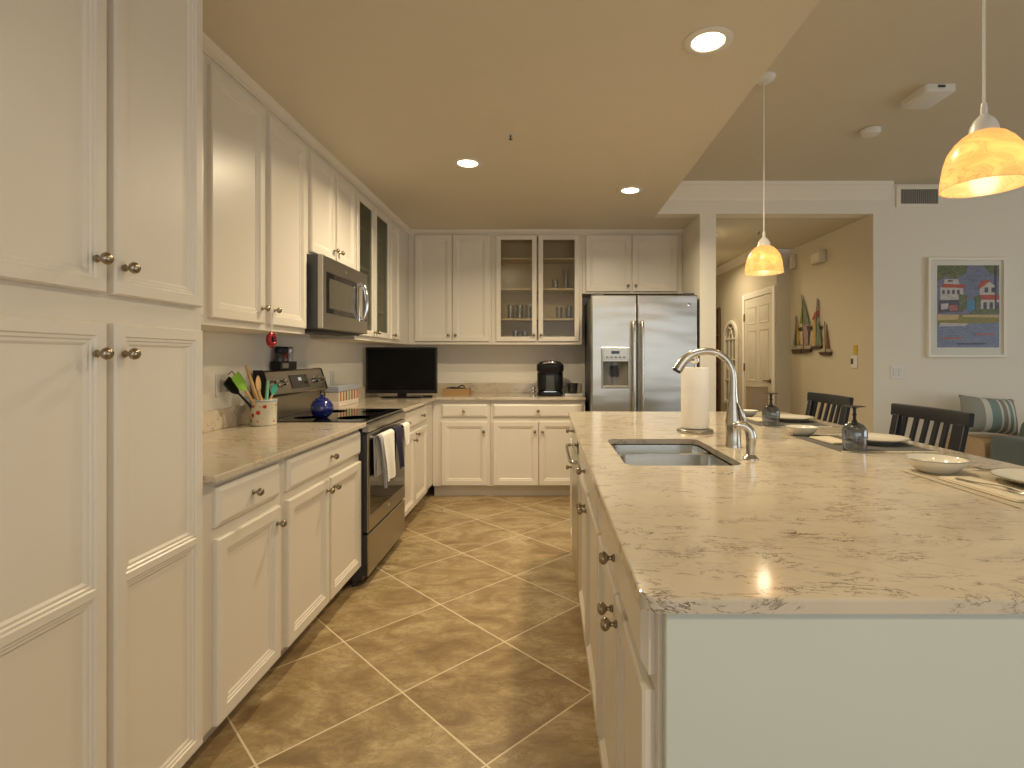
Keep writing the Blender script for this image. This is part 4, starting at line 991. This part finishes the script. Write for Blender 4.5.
# ---------------------------------------------------------------- lamps
def downlight(x, y, z, label, power):
    T = thing('recessed_light', label, 'ceiling light', (x, y, z), group='recessed ceiling lights')
    part('trim_ring', G().lathe([(.093,-.0005),(.094,-.003),(.088,-.006),(.066,-.007),(.062,-.004),(.062,-.0005)], n=40), WHITE, T)
    part('lens', G().lathe([(.061,-.0005),(.061,-.0045),(.05,-.0065),(.001,-.0075)], n=36), LAMP, T)
    l = bpy.data.lights.new('downlight_lamp', 'AREA'); l.shape = 'DISK'; l.size = .14; l.energy = power; l.color = WARM; l.spread = math.radians(158)
    o = bpy.data.objects.new('downlight_lamp', l); COL.objects.link(o); o.parent = T; o.location = (0,0,-.012)
for x, y, z, k_, lb in ((.625,2.056,KZ,.62,'largest recessed ceiling light, above the island sink'), (-.50,3.34,KZ,1.2,'recessed ceiling light in front of the microwave'), (.61,3.88,KZ,.88,'recessed ceiling light in front of the refrigerator'),
                    (.62,-.6,KZ,.75,'added recessed ceiling light, unseen behind the camera')):  # last entry: extra fill light added out of view behind the camera
    downlight(x, y, z, lb, P_DOWN*k_)
downlight(1.62, 5.3, KZ, 'added recessed hall ceiling light, out of sight inside the opening', P_HALL*.6)  # added lamp hidden behind the column to brighten the hall
downlight(2.02, 7.0, 2.63, 'recessed hall ceiling light near the panelled door', P_HALL*1.9)
def pendant(y, label):
    x = 1.146; zb_ = 1.718
    T = thing('pendant_lamp', label, 'pendant lamp', (x, y, zb_), group='pendant lamps over the island')
    h = HZ-zb_
    part('canopy', G().lathe([(.001,h-.030),(.03,h-.028),(.055,h-.012),(.060,h-.001)], n=28), WHITE, T)
    part('cord', G().tube([(0,0,h-.028),(0,0,.205)], .0035, 8, 1), CORD, T)
    part('socket_cap', G().lathe([(.006,.220),(.008,.205),(.008,.190),(.014,.184),(.022,.176),(.030,.160),(.033,.145),(.036,.138)], n=28), WHITE, T)
    prof = [(.034,.142),(.048,.134),(.064,.118),(.080,.094),(.088,.066),(.093,.036),(.096,.004),(.0965,0),(.093,0),(.090,.036),(.085,.065),(.077,.092),(.061,.114),(.045,.129),(.030,.136)]
    L = [[(r*math.cos(2*PI*i/40), r*math.sin(2*PI*i/40), z) for i in range(40)] for r, z in prof]
    g = G().loft(L, closed=True); part('shade', g, SHADE, T)
    part('bulb', G().lathe([(.012,.128),(.014,.112),(.022,.095),(.024,.075),(.016,.060),(.001,.055)], n=18), LAMP, T)
    l = bpy.data.lights.new('pendant_bulb_lamp', 'POINT'); l.energy = P_PEND; l.color = WARM; l.shadow_soft_size = .03
    o = bpy.data.objects.new('pendant_bulb_lamp', l); COL.objects.link(o); o.parent = T; o.location = (0,0,.035)
pendant(1.39, 'near pendant lamp with glowing amber bowl shade at upper right')
pendant(2.80, 'far pendant lamp with glowing bowl shade in front of the hall opening')

# ---------------------------------------------------------------- hall
# six-panel door in wall x=2.62 (faces -x)
HX = 2.62
dr = thing('door_1', 'white six-panel hall door', 'door', (HX, 7.0, 0), -R90); del dr['label'], dr['category']; dr['kind'] = 'structure'
DW, DH = .86, 2.03
part('door_casing', G().box(-.07,0,-.018,-.001,0,DH+.07).box(DW,DW+.07,-.018,-.001,0,DH+.07).box(0,DW,-.018,-.001,DH,DH+.07), TRIMW, dr, bevel=.004)
g = G().box(.003,DW-.003,-.008,-.001,.005,DH-.003)
for (a, b) in ((.11,.38),(.48,.75)):
    for (c, d) in ((.20,.82),(.98,1.62),(1.70,1.92)):
        L = [rloop(a,b,c,d,0,0,0,0,-.0078), rloop(a,b,c,d,.003,.003,.003,.003,-.014), rloop(a,b,c,d,.018,.018,.018,.018,-.009), rloop(a,b,c,d,.028,.028,.028,.028,-.009), rloop(a,b,c,d,.05,.05,.05,.05,-.014)]
        g.loft(L)
dl = part('door_leaf', g, DOORW, dr)
part('lever', G().lathe([(.026,0),(.026,-.006),(.010,-.012),(.010,-.045)], (DW-.06,-.008,1.0), 18, 'y').tube([(DW-.06,-.05,1.0),(DW-.10,-.052,1.003),(DW-.17,-.050,.996)], [.009,.009,.007], 10, 4), BRASS, dr)
for z in (.22,1.15,1.80): part('hinge', G().box(-.008,.010,-.024,-.008,z-.05,z+.05), BRASS, dr, bevel=.002)
# tan hamper in front of the door
hp = thing('hamper', 'tan fabric hamper standing in front of the hall door', 'hamper', (2.375, 6.0, 0))
part('basket', G().loft([zl(rrect(-.095,.095,-.095,.095,.02),0), zl(rrect(-.095,.095,-.095,.095,.02),.93)]), TANP, hp)
part('lid', G().loft([zl(rrect(-.097,.097,-.097,.097,.02),.931), zl(rrect(-.097,.097,-.097,.097,.02),.945), zl(rrect(-.1,.1,-.1,.1,.02),.95)]), TANP, hp)
# arched window-frame decoration on wall further on
am = thing('arched_mirror', 'tall arched white window-frame mirror on the hall wall beyond the door', 'mirror', (HX-.002, 7.50, .62), -R90)
W2, HH = .26, .92
def arch(inset, n=14):
    w = W2-inset; pts = [(-w, inset), (w, inset)]
    for k in range(n+1):
        a = PI*k/n; pts.append((w*math.cos(a), HH+w*math.sin(a)))
    return pts
A0, A1 = arch(0), arch(.045)
part('frame', G().loft([[(a,-.001,b) for a,b in A0],[(a,-.035,b) for a,b in A0],[(a,-.035,b) for a,b in A1],[(a,-.001,b) for a,b in A1]], closed=True), TRIMW, am, bevel=.003)
part('glass', G().loft([[(a,-.008,b) for a,b in arch(.04)],[(a,-.002,b) for a,b in arch(.04)]]), M('mirror_tan_reflection',(.36,.31,.22),.2,.3), am)  # tan base colour stands in for the reflection in the panes
g = G(); w = W2-.05
for x in (-.07,.07): g.box(x-.008,x+.008,-.024,-.009,.04,HH)
for z in (.34,.63,HH): g.box(-w,w,-.026,-.009,z-.010,z+.010)
for s in (-1,1): g.tube([(s*.07,-.017,HH),(s*.02,-.017,HH+.12),(-s*.10,-.017,HH+.17)], .007, 6, 4)
g.tube([(-.10,-.017,HH),(0,-.017,HH+.09),(.10,-.017,HH)], .007, 6, 4)
part('muntins', g, TRIMW, am)
# bookcase at hall end
bk = thing('bookcase', 'dark brown bookcase at the far end of the hall', 'bookcase', (2.26, 8.15, 0))
g = G().box(-.35,-.32,-.18,.18,0,2.03).box(.32,.35,-.18,.18,0,2.03).box(-.32,.32,.16,.18,0,2.03)
part('frame', g, BROWN, bk, bevel=.002)
for z in (.05,.40,.80,1.20,1.60,2.0): part('shelf', G().box(-.32,.32,-.17,.16,z,z+.025), BROWN, bk)
cols = [(.30,.20,.10),(.35,.08,.04),(.12,.20,.10),(.45,.38,.25),(.08,.10,.18)]
BM = [M('book_cover_%s' % n, c, .6) for n, c in zip(('tan','red','green','cream','navy'), cols)]
for z in (.825,1.225,1.625):
    for k in range(3):
        i = random.randrange(5)
        solo('book', G().box(0,.045,-.12,.08,0,.24+.03*k), BM[i], 'book at the right end of a hall bookcase shelf', 'book', (2.26+.16+.05*k, 8.15, z+.0005), group='books on the hall bookcase')
# wall box and chime on hall right wall
def wallbox(name, label, cat, y, z, w, h, d):
    T = thing(name, label, cat, (2.78, y, z), -R90)
    part('housing', G().box(-w/2,w/2,-d,-.001,-h/2,h/2), M('wallbox_paint',(.62,.55,.43),.5), T, bevel=.008, seg=2); part('face', G().box(-w/2+.02,w/2-.02,-d-.004,-d,-h/2+.02,h/2-.02), DOORW, T, bevel=.001); return T
wallbox('emergency_light', 'square beige box high on the hall wall above the sailboats', 'wall box', 5.36, 2.285, .19, .12, .07)
wallbox('door_chime', 'narrow beige chime box high on the hall wall near the corner', 'door chime', 5.95, 2.345, .10, .16, .04)
ls = thing('light_switch', 'white hall switch plate with a dark toggle beneath a yellow tag', 'light switch', (2.78, 4.79, 1.235), -R90)
part('plate', G().box(-.05,.05,-.008,-.001,-.055,.055), WHITE, ls, bevel=.002); part('rocker', G().box(-.042,-.008,-.012,-.008,-.02,.03), DARKG, ls, bevel=.001)
solo('tag', G().box(-.028,.028,-.006,-.001,-.042,.042), YEL, 'yellow tag above the hall switch plate', 'tag', (2.78, 4.77, 1.345), -R90, bevel=.001)

# sailboat wall sculpture: outline points (depth along the wall, height)
def W2W(u, v_):
    px = 780+u/8.533; py = 285+v_/8.533
    y = 2.762*530/(px-547); return (y, CH-(py-358)*y/530)
SB = {}
def sm(n, a, b=None):
    if n not in SB: SB[n] = art_mat('sail_'+n, a, b or tuple(q*1.6 for q in a), 25)
    return SB[n]
def boat(label, hull, sails, mast, x=2.778, th=.012):
    c0 = [W2W(*p) for p in hull]; yb = sum(p[0] for p in c0)/len(c0); zb_ = min(p[1] for p in c0)
    T = thing('sailboat_sculpture', label, 'wall decoration', (x, yb, zb_), group='sailboats on the hall wall')
    part('hull', G().loft([[(-.001-.0,a-yb,b-zb_) for a,b in c0],[(-th*2.2,a-yb,b-zb_) for a,b in c0]]), sm('hull',(.05,.025,.015)), T, bevel=.002)
    dk = [W2W(hull[0][0]+4,hull[0][1]-3), W2W(hull[1][0]-2,hull[1][1]-3), W2W(hull[1][0]-4,hull[1][1]-26), W2W(hull[0][0]+4,hull[0][1]-26)]
    part('deck', G().loft([[(-.002,a-yb,b-zb_) for a,b in dk],[(-th*1.6,a-yb,b-zb_) for a,b in dk]]), sm('deck',(.35,.30,.22)), T)
    for k, (poly, col) in enumerate(sails):
        P = [W2W(*p) for p in poly]
        part('sail', G().loft([[(-.004-.004*k,a-yb,b-zb_) for a,b in P],[(-.004-.004*k-th*.3,a-yb,b-zb_) for a,b in P]]), sm(*col), T)
    a, b = W2W(*mast[0]), W2W(*mast[1])
    part('mast', G().tube([(-.022,a[0]-yb,a[1]-zb_),(-.022,b[0]-yb,b[1]-zb_)], .004, 6, 1), BLACKM, T)
GRN = ('green',(.13,.16,.10)); YL = ('yellow',(.42,.26,.06)); RD = ('red',(.30,.05,.03)); TN = ('tan',(.40,.32,.19)); MV = ('mauve',(.28,.18,.18)); BR = ('brown',(.14,.06,.03)); OL = ('olive',(.14,.16,.04))
boat('smallest green and orange sailboat, leftmost of the wall sculpture', [(102,548),(190,548),(180,582),(112,588)], [([(104,512),(136,270),(140,512)],GRN),([(142,512),(138,280),(172,512)],YL)], ((139,262),(139,530)))
boat('tall olive and pink sailboat, second from left in the wall sculpture', [(192,545),(266,545),(258,572),(192,582)], [([(160,330),(190,90),(200,330)],OL),([(160,510),(165,340),(200,330),(205,510)],TN),([(203,330),(195,110),(248,330)],GRN),([(206,510),(204,340),(246,335),(240,510)],MV),([(158,365),(186,360),(186,392),(165,392)],('dark',(.02,.02,.02)))], ((190,85),(206,540)))
boat('tall red and yellow striped sailboat, third from left in the wall sculpture', [(268,525),(360,520),(352,542),(268,548)], [([(265,300),(322,120),(324,275)],RD),([(300,190),(322,140),(323,215),(292,235)],TN),([(262,515),(268,315),(300,290),(305,515)],TN),([(285,515),(290,300),(306,295),(308,515)],YL),([(310,515),(322,240),(362,515)],GRN),([(236,350),(280,350),(278,385),(240,380)],('dark',(.02,.02,.02)))], ((322,112),(312,520)))
boat('small cream and brown sailboat, rightmost of the wall sculpture', [(334,572),(436,572),(428,600),(350,600)], [([(340,560),(384,320),(388,560)],TN),([(390,555),(392,335),(418,555)],BR),([(332,350),(358,348),(352,380),(336,378)],('dark',(.02,.02,.02)))], ((386,310),(392,570)))
